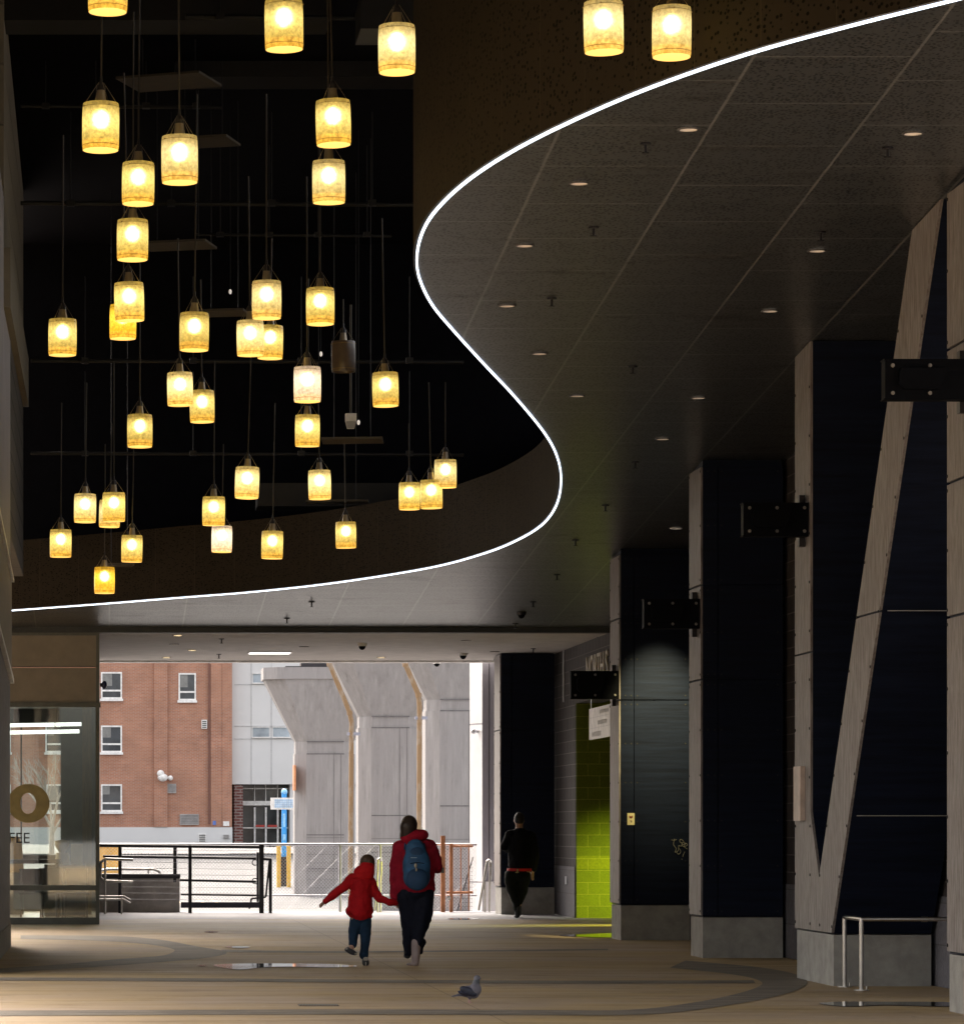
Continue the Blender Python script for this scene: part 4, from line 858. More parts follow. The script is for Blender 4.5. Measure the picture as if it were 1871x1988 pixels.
MB().box(fx(872.5, YO), fx(879, YO), YO - .03, YO + .03, 0, fz(1638, YO)).build('gate_post', M['orange'], t)
MB().cyl(P(878, 1643, YO), P(918, 1643, YO), .022, n=8).build('top_rail', M['orange'], t); MB().cyl(P(866, 1733, YO), P(918, 1733, YO), .022, n=8).build('middle_rail', M['orange'], t)
MB().cyl(P(894.5, 1643, YO), P(894.5, 1768, YO), .01, n=6).cyl(P(910, 1643, YO), P(910, 1768, YO), .01, n=6).build('upright', M['orange'], t)
MB().ell(P(871, 1744, YO - .05), (.035, .02, .05)).build('padlock', M['whiteplastic'], t)
def uprail(x, y0, slope, Y, lab):
    t = thing('stair_handrail', lab, 'handrail', (fx(x, Y), Y, 0), 'steel handrails at the top of the stairs')
    a = P(x - slope, 1768, Y); b_ = P(x - slope * .45, 1706, Y); c = P(x, y0, Y); d = P(x + 3, y0 + 3, Y + .2); e = P(x + 3, 1708, Y + .2)
    MB().tube([b_, P(x - 3, y0 + 2, Y), c, d, e], .026, 8).tube([a, b_], .022, 8).build('rail', M['steel'], t)
    MB().cyl((fx(x + 2, Y), Y + .1, 0), P(x + 2, 1700, Y + .1), .02, n=8).build('post', M['steel'], t); MB().cyl((fx(x - slope * .4, Y), Y, 0), P(x - slope * .4, 1712, Y), .02, n=8).build('post', M['steel'], t)
uprail(737, 1668, 10, 66.0, 'steel stair handrail seen between the child and the woman'); uprail(949, 1671, 20, 65.9, 'steel stair handrail before the white post by the dark pier')
t = thing('safety_net', 'dark triangular net slung behind the orange gate', 'net', (fx(905, 66.25), 66.25, 0))
b = MB(); Yn = 66.25
b.cyl(P(887, 1770, Yn), P(918, 1665, Yn), .01, n=5)
for k in range(9):
    x = 888 + k * 3.4; yt = 1770 - (x - 887) / 31 * 105; b.cyl(P(x, yt, Yn), P(x, 1770, Yn), .003, n=4)
for k in range(14):
    y = 1768 - k * 7.5; x = 887 + (1770 - y) / 105 * 31; b.cyl(P(x, y, Yn), P(918, y, Yn), .003, n=4)
b.build('net_mesh', M['darksteel'], t)
# white metal clad post beside the dark pier
t = thing('white_post', 'white metal clad square post at the open end, left of the farthest pier', 'post', (fx(940, 67.7), 67.7, -1.7)); Yw = 67.55
wm = mat('white_cladding', (.72, .71, .72), .4, .0, .05, 2); gm = mat('grey_cladding', (.32, .31, .35), .4, .0, .06, 3, stretch=(4, 4, .3))
MB().prism([(fx(919, Yw), Yw + .55), (fx(936, Yw), Yw + .0), (fx(963, Yw), Yw + .0), (fx(963, Yw), Yw + .55)], 2, -1.7, SOF + .8).build('core', gm, t)
b = MB()
for a, e in ((-1.7, fz(1715, Yw)), (fz(1713, Yw), fz(1407, Yw)), (fz(1405, Yw), SOF + .8)): b.add([(fx(917.5, Yw), Yw + .55, a + .01), (fx(935.8, Yw), Yw - .012, a + .01), (fx(935.8, Yw), Yw - .012, e), (fx(917.5, Yw), Yw + .55, e), (fx(920, Yw), Yw + .56, a + .01), (fx(936.9, Yw), Yw + .01, a + .01), (fx(936.9, Yw), Yw + .01, e), (fx(920, Yw), Yw + .56, e)], [(0, 1, 2, 3), (7, 6, 5, 4), (0, 4, 5, 1), (3, 2, 6, 7), (0, 3, 7, 4), (1, 5, 6, 2)])
b.build('white_panel', wm, t)
MB().box(fx(938, Yw), fx(971, Yw), Yw - .1, Yw - .02, -1.7, fz(1712, Yw)).build('base_panel', wm, t)
MB().box(fx(949, Yw), fx(950, Yw), Yw - .008, Yw - .001, .48, SOF + .8).build('joint', M['seam'], t)
MB().ell(P(919, 1420, Yw - .05), (.05, .05, .05)).cyl(P(919, 1420, Yw - .05), P(926, 1420, Yw + .2), .03, n=10).build('camera', M['silver'], t)

# ---------------------------------------------------------------- viaduct piers beyond
def piermat():
    m, n, l, b = nodes('pier_concrete'); v = coords(n, l, scale=(1.2, 1.2, 0.12)); f = ramp(n, l, noise(n, l, v, 4.5, 7, .7), .3, .7)
    g = ramp(n, l, noise(n, l, coords(n, l), 1.3, 6, .65), .35, .65)
    c = mixc(n, l, f, (.19, .175, .17), (.38, .36, .35)); c = mixc(n, l, g, c, (.30, .28, .275)); l.new(c, b.inputs['Base Color']); b.inputs['Roughness'].default_value = .85; bump(n, l, b, f, .15, .03); return m
M['pier'] = piermat(); M['pierline'] = mat('pier_joint', (.15, .14, .14), .9)
def sec(cx, cy, hw, hd, ch, z): return [Vector((cx + x, cy + y, z)) for x, y in ((-hw, -hd + ch), (-hw + ch, -hd), (hw - ch, -hd), (hw, -hd + ch), (hw, hd - ch), (hw - ch, hd), (-hw + ch, hd), (-hw, hd - ch))]
def vpier(xl, xr, ytop, Y, yr, lab, ext=1.18, caph=2.38):
    cx = (fx(xl, Y) + fx(xr, Y)) / 2; hw = (fx(xr, Y) - fx(xl, Y)) / 2; hd = 1.0; zt = fz(ytop, Y); ch = .42; zr = fz(yr, Y)
    t = thing('viaduct_pier', lab, 'concrete pier', (cx, Y, -1.7), 'flared concrete viaduct piers')
    cy = Y + hd
    b = MB(); b.ring([sec(cx, cy, hw + .02, hd + .02, ch, z) for z in (-1.75, zr)]); b.ring([sec(cx, cy, hw - .02, hd - .02, ch, z) for z in (zr - .1, zt)])
    b.build('shaft', M['pier'], t)
    b = MB(); b.ring([sec(cx, cy, hw - .02, hd - .02, ch, zt + .002), sec(cx, cy, hw + ext, hd + .5, .75, zt + caph)]); b.ring([sec(cx, cy, hw + ext + .06, hd + .56, .5, zt + caph), sec(cx, cy, hw + ext + .06, hd + .56, .5, zt + caph + .45)]); b.build('flared_cap', M['pier'], t)
    b = MB()
    for u0, u1 in ((-.78, .28), (.52, .95)):
        pass
    xs0 = cx + hw * .30; xs1 = cx + hw * .52
    b.box(xs0 - .02, xs0, Y - .026, Y - .019, -1.7, zr); b.box(xs1, xs1 + .02, Y - .026, Y - .019, -1.7, zr)
    for zz_ in (zt - .002, zr, zr - 3.1, zr - 4.7 + .3): b.box(cx - hw + ch, cx + hw - ch, Y - .028, Y - .018, zz_ - .02, zz_ + .02)
    for k in range(9): b.box(cx - hw + ch, cx + hw - ch, Y - .026, Y - .019, -1.4 + k * .32, -1.385 + k * .32)
    b.build('form_line', M['pierline'], t)
    return cx, cy, zt + caph + .45, hw, t
A = vpier(574, 689, 1440, 140, 1464, 'leftmost flared concrete pier, its whole left cap corner showing')
B2 = vpier(698, 818, 1391, 129, 1413, 'middle flared concrete pier behind the child, between two drain pipes')
C3 = vpier(829, 955, 1358, 119, 1380, 'right flared concrete pier left of the white post')
b = MB(); b.box(A[0] - .9, A[0] + .4, A[1] - .5, A[1] + .5, A[2], A[2] + .22).box(A[0] - 1.5, A[0] + .9, A[1] - .6, A[1] + .6, A[2], A[2] + .08); b.build('bearing_block', M['darksteel'], A[4])
b.v = [v_ + Vector((B2[0] - A[0], B2[1] - A[1], B2[2] - A[2])) for v_ in b.v]; b.build('bearing_block', M['darksteel'], B2[4])
M['rust'] = mat('rust_pipe', (.38, .33, .27), .7, 0, 0, 2.2, stretch=(1, 1, .6), col2=(.27, .165, .08), lo=.5, hi=.7)
def pipe(pts, Y, lab, by, bx):
    t = thing('drain_pipe', lab, 'drain pipe', (fx(pts[-1][0], Y), Y, -1.7), 'rusty drain pipes on the piers')
    q = [P(x, y, Y) for x, y in pts]; q[-1].z = -1.7; MB().tube(q, .085, 12).build('pipe', M['rust'], t)
    for x, y in pts[1:3]: MB().cyl(P(x - .6, y - 4, Y), P(x + .6, y + 4, Y), .105, n=12).build('coupling', M['rust'], t)
    MB().box(fx(bx[0], Y), fx(bx[1], Y), Y - .05, Y + .05, fz(by + 3, Y), fz(by - 3, Y)).build('bracket', mat('pipe_bracket', (.3, .3, .36), .5), t)
pipe([(622, 1240), (640, 1290), (679, 1384), (682.5, 1403), (679.5, 1790)], 128, 'left rusty drain pipe, in the gap beside the leftmost pier', 1425, (674, 699))
pipe([(765, 1240), (787, 1290), (812.5, 1350), (814.5, 1371), (813, 1790)], 118, 'right rusty drain pipe rising behind the woman', 1394, (805, 830))
# small orange sign on pier
Yp = 139.9; tag(MB().box(fx(569.5, Yp), fx(573.3, Yp), Yp - .4, Yp + .5, fz(1535, Yp), fz(1486, Yp)).build('orange_sign', M['orange']), 'narrow orange sign on the edge of the leftmost concrete pier', 'sign')
# ---------------------------------------------------------------- brick building and white building
YBR = 200.0
M['brick'] = brickmat('red_brick', (.50, .205, .11), (.38, .145, .08), (.42, .34, .29), .26, .078, 'XZY', .011, grain=.9, bmp=.2, patch=(.25, (.38, .2, .13), .5))
M['brickdark'] = brickmat('dark_brick', (.18, .05, .04), (.13, .04, .035), (.3, .25, .23), .5, .16, 'XZY', .03, bmp=.2)
M['white'] = mat('white_render', (.60, .60, .595), .7, 0, .03, .3); M['winframe'] = mat('window_frame_white', (.75, .74, .72), .5)
M['blind'] = mat('blind_grey', (.20, .20, .19), .6); M['winglass'] = mat('window_glass', (.07, .075, .08), .06, 0, .5, .35)
def bx(b, x0, x1, y0, y1, d0, d1, Y=YBR, mi=0): return b.box(fx(x0, Y), fx(x1, Y), Y - d1, Y - d0, fz(y1, Y), fz(y0, Y), mi)
t = thing('brick_building', 'red brick building with white framed windows and white base across the street', 'building', (fx(250, YBR), YBR, 0))
b = MB(); bx(b, -420, 450.5, 1120, 1607, -8, 0); bx(b, 299, 325, 1120, 1606, -.1, .18); bx(b, 409, 430, 1120, 1606, -.1, .14); bx(b, 430.2, 450, 1120, 1606, -.1, .10); b.build('wall', M['brick'], t)
bx(MB(), -420, 451, 1606.5, 1640, -8, .12).build('base_wall', M['white'], t)
MB().cyl(P(406.5, 1120, YBR - .12), P(406.5, 1600, YBR - .12), .06, n=8).build('downpipe', mat('downpipe_brown', (.16, .07, .05), .6), t)
def window(x0, x1, y0, y1, b_):
    f = MB(); w_ = 3.0; bx(f, x0, x1, y0, y0 + w_, -.1, .06); bx(f, x0, x1, y1 - 3, y1, -.1, .06); bx(f, x0, x0 + w_, y0 + w_, y1 - 3, -.1, .06); bx(f, x1 - w_, x1, y0 + w_, y1 - 3, -.1, .06)
    ym = y0 + (y1 - y0) * .66; bx(f, x0 + w_, x1 - w_, ym, ym + 3.4, -.1, .05); o = f.build('window', M['winframe'], t)
    bx(MB(), x0 + w_, x1 - w_, y0 + w_, y1 - 3, .005, .02).build('pane', M['winglass'], o)
    bx(MB(), x0 - 2, x1 + 2, y1, y1 + 4.5, -.1, .16).build('sill', M['winframe'], o)
    hb = (int(x0 * 7 + y0) % 5) / 5 * .55 + .08; bx(MB(), x0 + w_ + .5, x0 + w_ + (x1 - x0 - 6) * (.35 + hb * .6), y0 + w_ + .5, y0 + w_ + (ym - y0) * (.4 + hb), .021, .024).build('blind', M['blind'], o)
for x0, x1, y0, y1 in [(196, 237, 1305, 1357), (196, 237, 1409, 1461), (196, 237, 1523, 1576), (346.5, 380.5, 1307, 1360), (86, 127, 1305, 1357), (88, 129, 1409, 1461), (90, 131, 1523, 1576), (-20, 21, 1409, 1461), (-20, 21, 1523, 1576)]: window(x0, x1, y0, y1, 0)
for x0, x1, y0, y1 in [(325, 342, 1522, 1540), (349, 386, 1581, 1602)]:
    b = MB(); bx(b, x0, x1, y0, y1, -.1, .1)
    for k in range(6): bx(b, x0 + 1.5, x1 - 1.5, y0 + 1.5 + (y1 - y0 - 3) * k / 6, y0 + 1.5 + (y1 - y0 - 3) * (k + .5) / 6, .1, .13, mi=1)
    b.build('wall_vent', [mat('vent_grey', (.36, .34, .33), .6), mat('vent_slot', (.22, .21, .21), .6)], t)
for x0, x1, y0, y1 in [(391, 402, 1398, 1415), (385, 400, 1619, 1636)]:
    b = MB(); bx(b, x0, x1, y0, y1, -.1, .16)
    for k in range(4): bx(b, x0 + 1.5, x1 - 1.5, y0 + 2 + k * 3.8, y0 + 3.8 + k * 3.8, .16, .18, mi=1)
    b.build('louvre', [M['winframe'], M['seam']], t)
bx(MB(), 433, 445, 1595, 1604, -.1, .15).build('wall_plate', M['winframe'], t); bx(MB(), 434, 444, 1621, 1628, .1, .3).build('meter_box', mat('meter', (.25, .24, .23), .5), t)
bx(MB(), 413, 419, 1594, 1602, .1, .2).build('blue_plate', mat('blueplate', (.1, .18, .5), .5), t)
b = MB(); p = P(316, 1510, YBR - .5); b.ell(p, (.28, .25, .22)); b.ell(p + Vector((-.12, 0, .22)), (.2, .2, .2)); b.cyl(p, p + Vector((.42, .4, 0)), .07, n=8); b.ell(p + Vector((.42, .2, -.02)), (.14, .14, .14)); b.build('floodlight', M['winframe'], t)
YWB = 203.0
t = thing('white_building', 'white panelled building with glass entrance doors beside the brick building', 'building', (fx(560, YWB), YWB, 0))
def wx(b, x0, x1, y0, y1, d0, d1, mi=0): return bx(b, x0, x1, y0, y1, d0, d1, YWB, mi)
b = MB(); wx(b, 447, 900, 1150, 1524, -8, 2.4); wx(b, 559, 700, 1524, 1645, -8, 2.2); wx(b, 700, 900, 1524, 1645, -8, 2.2); wx(b, 452, 559, 1524, 1645, -8, -.6); b.build('wall', M['white'], t)
b = MB()
for y in (1332.5, 1412.5, 1437): wx(b, 452, 900, y - .5, y + .5, 2.4, 2.43)
for x in (484.5, 523, 600, 680, 760): wx(b, x - .5, x + .5, 1150, 1524, 2.4, 2.43)
b.build('panel_joint', mat('joint_soft', (.42, .42, .42), .8), t)
def wwin(x0, x1, y0, y1):
    o = wx(wx(MB(), x0 - 1.5, x1 + 1.5, y0 - 1.5, y0, 2.35, 2.5), x0 - 1.5, x1 + 1.5, y1, y1 + 2, 2.35, 2.55).build('window', M['winframe'], t)
    wx(MB(), x0, x1, y0, y1, 2.38, 2.42).build('pane', mat('pale_glass', (.33, .38, .42), .15, 0, .4, .5), o)
for q in [(488, 519, 1312, 1329), (487.5, 518.5, 1415, 1433), (526.5, 557.5, 1415, 1433), (690, 730, 1474, 1486), (800, 840, 1520, 1540), (800, 840, 1550, 1572), (800, 840, 1582, 1604)]: wwin(*q)
wx(MB(), 451.5, 468.5, 1525, 1645, -.5, 2.3).build('brick_pillar', M['brickdark'], t)
o = MB(); 
for y in (1531.5, 1560, 1607.5): wx(o, 469, 558, y - .8 - (3.5 if y == 1560 else 0), y + 1.2 + (3 if y == 1560 else 0), .5, 1.1)
for x in (493, 514.5, 537.5): wx(o, x - 1.5, x + 1.5, 1568, 1645, .5, 1.1); wx(o, x - .8, x + .8, 1525, 1555, .5, .9)
dr = o.build('entrance', M['winframe'], t)
wx(MB(), 469, 558, 1525, 1645, .2, .4).build('pane', mat('door_glass', (.035, .045, .05), .05, 0, .6, .6), dr)
wx(wx(MB(), 495, 512, 1602, 1606, 1.1, 1.2), 518, 536, 1602, 1606, 1.1, 1.2).build('push_bar', mat('redbar', (.4, .03, .02), .5), dr)
# kiosk, board, bollards, yellow box
Yk = 150.0
t = thing('blue_totem', 'slim bright blue totem with dark foot in front of the glass doors', 'totem', (fx(551.5, Yk), Yk, -.85)); blue = mat('totem_blue', (.03, .30, .75), .4); lb = mat('totem_lightblue', (.25, .55, .85), .4)
MB().box(fx(547, Yk), fx(556.5, Yk), Yk, Yk + .25, fz(1665, Yk), fz(1538, Yk)).build('panel', blue, t); MB().box(fx(549, Yk), fx(554, Yk), Yk - .01, Yk, fz(1606, Yk), fz(1580, Yk)).box(fx(549, Yk), fx(554.5, Yk), Yk - .01, Yk, fz(1632, Yk), fz(1620, Yk)).build('decal', lb, t)
MB().box(fx(544, Yk), fx(559.5, Yk), Yk - .05, Yk + .3, -.95, fz(1664, Yk)).build('foot', M['darksteel'], t); MB().ell(P(551.8, 1538, Yk + .1), (.13, .13, .14)).build('globe', lb, t)
Yk2 = 148.0; t = thing('street_board', 'white and pale blue gridded board reaching out from the leftmost concrete pier', 'sign board', (fx(548, Yk2), Yk2, 1.2))
MB().box(fx(525.5, Yk2), fx(580, Yk2), Yk2, Yk2 + .15, fz(1572, Yk2), fz(1549, Yk2)).build('board', M['winframe'], t)
b = MB().box(fx(533, Yk2), fx(580, Yk2), Yk2 - .01, Yk2, fz(1569, Yk2), fz(1552, Yk2))
for k in range(11): b.box(fx(535 + k * 4.2, Yk2), fx(535.8 + k * 4.2, Yk2), Yk2 - .018, Yk2 - .011, fz(1569, Yk2), fz(1552, Yk2), 1)
for k in range(4): b.box(fx(533, Yk2), fx(580, Yk2), Yk2 - .018, Yk2 - .011, fz(1554.6 + k * 4, Yk2), fz(1553.8 + k * 4, Yk2), 1)
b.build('grid_face', [mat('board_pale', (.55, .68, .8), .5), mat('board_line', (.35, .5, .7), .5)], t)
MB().cyl((fx(576, Yk2), Yk2 + .1, -.9), (fx(576, Yk2), Yk2 + .1, fz(1560, Yk2)), .07, n=8).build('mast', M['silver'], t)
yel = mat('bollard_yellow', (.75, .45, .06), .5)
for x, lab in ((541, 'yellow bollard on the left of the blue totem'), (560.5, 'yellow bollard on the right of the blue totem')):
    b = MB(); b.cyl((fx(x, 149), 149, -.95), (fx(x, 149), 149, fz(1640, 149)), .09, n=12); b.ell((fx(x, 149), 149, fz(1640, 149)), (.09, .09, .06)); tag(b.build('bollard', yel), lab, 'bollard', 'yellow bollards by the totem')
# yellow skip seen left through the railing
Yv = 110.0; X = fx(208, Yv); t = thing('yellow_skip', 'orange yellow skip across the street behind the railing by the shop', 'skip', (X, Yv, -1.6))
MB().prism([(fx(176, Yv), -1.5), (fx(228, Yv), -1.5), (fx(231, Yv), fz(1643, Yv)), (fx(170, Yv), fz(1643, Yv))], 1, Yv, Yv + 1.6).build('body', mat('skip_yellow', (.75, .42, .1), .5), t)
MB().box(fx(169, Yv), fx(232, Yv), Yv - .05, Yv + 1.65, fz(1644, Yv), fz(1641, Yv)).build('lip', yel, t)
# road markings on the far lot
b = MB()
for x in (240, 272, 310, 385, 420, 470, 500): 
    Y = 121.0; X = fx(x, Y); b.add([(X, Y, -1.535), (X + .12, Y, -1.535), (X - 1.0, Y + 16, -1.15), (X - 1.12, Y + 16, -1.15)], [(0, 1, 2, 3)])
struct(b.build('road_markings', mat('marking_ochre', (.6, .45, .28), .8)))
# bare street tree seen through the shop
def tree(x, Y, zb, lab):
    t = thing('bare_tree', lab, 'tree', (fx(x, Y), Y, zb)); tr = MB(); br = MB(); base = Vector((fx(x, Y), Y, zb)); rnd = random.Random(3)
    tr.cyl(base, base + Vector((.05, 0, 2.6)), .13, .09, 10); tr.build('trunk', M['bark'], t)
    def grow(p, d, L, r, n):
        e = p + d * L; br.cyl(p, e, r, r * .65, 6)
        if n == 0: return
        for k in range(3):
            q = (d + Vector((rnd.uniform(-.6, .6), rnd.uniform(-.6, .6), rnd.uniform(-.1, .5)))).normalized(); grow(p + d * L * rnd.uniform(.6, 1), q, L * rnd.uniform(.6, .8), r * .6, n - 1)
    for k in range(4): grow(base + Vector((.05, 0, 2.2 + .12 * k)), Vector((math.cos(k * 1.7) * .6, math.sin(k * 1.7) * .5, 1)).normalized(), 1.3, .06, 4)
    br.build('branches', M['bark'], t)
M['bark'] = mat('pale_bark', (.36, .33, .3), .9)
tree(99, 150, -.9, 'bare pale street tree seen through the coffee shop window')

# ---------------------------------------------------------------- people
def cloth(name, col, c2=None, s=9, b=.5):
    m, n, l, bb = nodes(name); v = coords(n, l); f = ramp(n, l, noise(n, l, v, s, 5, .65), .3, .7)
    l.new(mixc(n, l, f, c2 or tuple(q * .65 for q in col), col), bb.inputs['Base Color']); bb.inputs['Roughness'].default_value = .8; bb.inputs['Specular IOR Level'].default_value = .2
    bump(n, l, bb, noise(n, l, v, s * 1.4, 3), b, .03); return m
M['skin'] = mat('skin', (.42, .24, .17), .5); M['hair'] = mat('dark_hair', (.035, .02, .014), .5, 0, .4, 20, stretch=(6, 6, .6)); M['hairb'] = mat('brown_hair', (.08, .045, .025), .6, 0, .4, 25)
V = Vector
def hand(b, w_, tip_dir, thumb_dir, s=1.0, curl=.35):
    """palm, four fingers and a thumb as tapered limbs"""
    w_ = V(w_); d = V(tip_dir).normalized(); th = V(thumb_dir).normalized(); nn = d.cross(th).normalized(); pr = []
    pc = w_ + d * .05 * s
    for k in range(4):
        o = th * (.030 - .019 * k) * s; pr.append(('c', w_ + o * .5, .013 * s, pc + o + d * .035 * s, .010 * s))
        L = (.075, .082, .076, .06)[k] * s; a = pc + o + d * .035 * s; m_ = a + d * L * .5 + nn * curl * L * .3; e = m_ + (d * .7 + nn * curl * 1.4).normalized() * L * .5
        pr += [('c', a, .0085 * s, m_, .0080 * s), ('c', m_, .0080 * s, e, .0065 * s)]
    a = w_ + th * .022 * s + d * .015 * s; m_ = a + (th * .8 + d * .7).normalized() * .04 * s; e = m_ + (th * .25 + d).normalized() * .032 * s
    pr += [('c', a, .012 * s, m_, .0095 * s), ('c', m_, .0095 * s, e, .0075 * s)]
    return pr
def limbs(*pts): return [('c', V(a), ra, V(b_), rb) for (a, ra), (b_, rb) in zip(pts, pts[1:])]
# --- woman
YWm = floorY(1875); K = YWm / F; WX = fx(805, YWm)
def W(cx, cy, dy=0.0): return V((WX + (cx / 6 - 200.4) * K, YWm + dy, (309.6 - cy / 6) * K))
t = thing('person', 'person in a dark red jacket and navy trousers holding the child by the hand', 'person', (WX, YWm, 0))
hd_ = W(1135, 235)
body = [('e', hd_, (.078, .098, .115)), ('c', hd_ + V((0, .09, -.03)), .018, hd_ + V((0, .105, -.045)), .012), ('e', hd_ + V((-.08, .01, -.02)), (.012, .02, .03)), ('e', hd_ + V((.08, .01, -.02)), (.012, .02, .03)), ('e', hd_ + V((0, .06, -.08)), (.05, .05, .04)), ('c', hd_ + V((.01, -.02, -.08)), .05, W(1190, 430), .055)]
body += limbs((W(1000, 470), .045), (W(975, 720, .01), .04), (W(985, 930, .03), .033), (W(985, 1065, .04), .024)) + limbs((W(1385, 470), .045), (W(1465, 700, -.01), .04), (W(1480, 745, .18), .03), (W(1505, 740, .26), .024))
body += limbs((W(1190, 470), .11), (W(1190, 800), .10), (W(1200, 1000), .12)) + limbs((W(1120, 1020), .085), (W(1130, 1380, .06), .06), (W(1130, 1700, .10), .04)) + limbs((W(1300, 1020), .085), (W(1240, 1400, -.03), .06), (W(1205, 1760, -.10), .04), (W(1205, 1840, -.02), .035))
body += hand(None, W(985, 1075, .04), (.25, .1, -1), (.6, .3, -.1), .85, .5) + hand(None, W(1505, 740, .26), (-.3, 1, .1), (.3, .2, 1), .85, .5)
organic('body', body, .007, M['skin'], t, 3)
jr = cloth('red_jacket_wool', (.34, .008, .028), (.20, .005, .018))
jk = limbs((W(1195, 480, .01), .155), (W(1195, 640), .15), (W(1210, 820), .155), (W(1215, 930), .165)) + [('e', W(1060, 470), (.10, .1, .07)), ('e', W(1340, 450), (.11, .1, .07)), ('e', W(1218, 940), (.198, .15, .08))]
jk += limbs((W(1010, 480), .075), (W(975, 700, .01), .062), (W(975, 920, .03), .055), (W(965, 1060, .04), .048)) + limbs((W(1380, 470), .075), (W(1440, 620), .064), (W(1462, 705, .0), .06), (W(1470, 735, .14), .055), (W(1480, 735, .22), .042))
jk += [('c', W(1060, 560), .09, W(1050, 960), .075), ('c', W(1340, 560), .09, W(1370, 960), .07)]
organic('jacket', jk, .010, jr, t, 5, .035)
hdm = cloth('hood_red', (.42, .010, .03), (.27, .006, .02), 12, .35)
organic('hood', [('e', W(1195, 350, -.02), (.160, .12, .075), ('Y', -.12)), ('e', W(1150, 385, -.05), (.10, .09, .06)), ('e', W(1275, 335, -.02), (.085, .09, .062))], .009, hdm, t, 4)
organic('hair', [('e', hd_ + V((0, -.012, .018)), (.094, .112, .105)), ('c', hd_ + V((-.02, -.05, .0)), .085, W(1120, 370, -.03), .078), ('e', W(1090, 330, -.02), (.06, .08, .09))], .009, M['hair'], t, 4)
tr = cloth('navy_trousers', (.007, .009, .02), (.004, .005, .012), 6, .3)
pt = limbs((W(1130, 1030), .125), (W(1160, 1300, .05), .118), (W(1140, 1560, .08), .07), (W(1130, 1715, .10), .048)) + limbs((W(1300, 1030), .125), (W(1290, 1300, -.01), .11), (W(1240, 1480, -.05), .085), (W(1225, 1590, -.09), .062)) + [('e', W(1215, 1020), (.195, .15, .07))]
pt += limbs((W(1280, 1590, .04), .05), (W(1278, 1700, .08), .030))
organic('trousers', pt, .011, tr, t, 4, .035)
pk = mat('pink_boot', (.34, .27, .26), .7)
organic('boot', limbs((W(1208, 1590, -.10), .052), (W(1205, 1740, -.10), .048), (W(1203, 1825, -.08), .042)) + [('e', W(1200, 1838, -.01), (.045, .12, .028)), ('e', W(1140, 1848, .05), (.03, .06, .02))], .008, pk, t, 3)
organic('boot', limbs((W(1130, 1700, .10), .045), (W(1130, 1745, .12), .038)) + [('e', W(1130, 1752, .18), (.04, .11, .03))], .009, mat('dark_boot', (.02, .018, .018), .6), t, 3)
# backpack
t = thing('backpack', 'blue backpack with grey cord lock worn by the person in red', 'backpack', W(1205, 990, -.2))
bp = mat('pack_blue', (.022, .09, .20), .7, 0, .3, 8, bmp=.5, bs=25); bpd = mat('pack_darkblue', (.012, .05, .12), .7, bmp=.4, bs=25)
organic('main_body', [('e', W(1205, 700, -.21), (.155, .10, .235)), ('e', W(1205, 820, -.22), (.150, .11, .15)), ('e', W(1195, 520, -.19), (.115, .08, .13))], .01, bp, t, 4)
organic('pocket', [('e', W(1205, 850, -.29), (.125, .07, .125)), ('e', W(1205, 560, -.25), (.085, .045, .085))], .009, bpd, t, 4)
b = MB(); b.box(W(1130, 0).x, W(1200, 0).x, YWm - .301, YWm - .296, W(0, 603).z, W(0, 594).z); b.build('logo_strip', mat('logo_grey', (.3, .4, .5), .6), t)
MB().tube([W(1120 + 15 * k, 668 - 12 * math.sin(k * math.pi / 11), -.312) for k in range(12)], .004, 6).build('zip', M['bracketblk'], t)
MB().ell(W(1185, 690, -.315), (.016, .015, .026)).ell(W(1190, 735, -.345), (.012, .012, .02)).build('cord_lock', mat('lock_tan', (.4, .36, .28), .6), t)
MB().ell(W(1340, 622, -.2), (.018, .018, .024)).ell(W(1338, 645, -.2), (.014, .014, .012)).build('charm', mat('charm_green', (.2, .35, .06), .6), t)
for s_, x0 in ((-1, 1085), (1, 1300)): MB().tube([W(x0, 500, -.13), W(x0 + s_ * -5, 440, -.08), W(x0 + s_ * 5, 425, .02), W(x0 + s_ * 12, 520, .12)], .02, 8).build('strap', bpd, t)
p = W(1532, 752, .30); t = thing('mobile_phone', 'grey flat phone held out beside the red sleeve', 'phone', p)
MB().box(p.x - .055, p.x + .04, p.y - .006, p.y + .006, p.z - .03, p.z + .03).build('case', mat('phone_grey', (.12, .12, .10), .4), t); MB().box(p.x - .035, p.x + .03, p.y - .009, p.y - .0065, p.z - .02, p.z + .02).build('camera_plate', mat('phone_plate', (.2, .2, .17), .4), t)
# --- child
YCh = floorY(1874); CX = W(620, 0).x
t = thing('person', 'child in a bright red hooded coat and blue jeans skipping with one foot up', 'person', (CX, YCh, 0))
hc = W(650, 670)
body = [('e', hc, (.076, .088, .098)), ('c', hc + V((0, .08, -.02)), .014, hc + V((.0, .095, -.03)), .009), ('e', hc + V((-.078, .01, -.01)), (.01, .015, .022)), ('e', hc + V((.078, .01, -.01)), (.01, .015, .022)), ('c', hc + V((-.01, 0, -.06)), .036, W(600, 800), .04)]
body += limbs((W(600, 830), .08), (W(570, 1060), .08), (W(570, 1260), .09)) + limbs((W(465, 830), .036), (W(330, 960), .03), (W(200, 1080), .022), (W(165, 1110), .019)) + limbs((W(705, 880), .036), (W(790, 1050), .03), (W(900, 1110), .024), (W(985, 1125, .03), .018))
body += hand(None, W(168, 1105), (-.7, 0, -.6), (.5, .3, -.5), .62, .2) + hand(None, W(975, 1125, .03), (1, .1, .25), (.1, .5, .8), .62, .7)
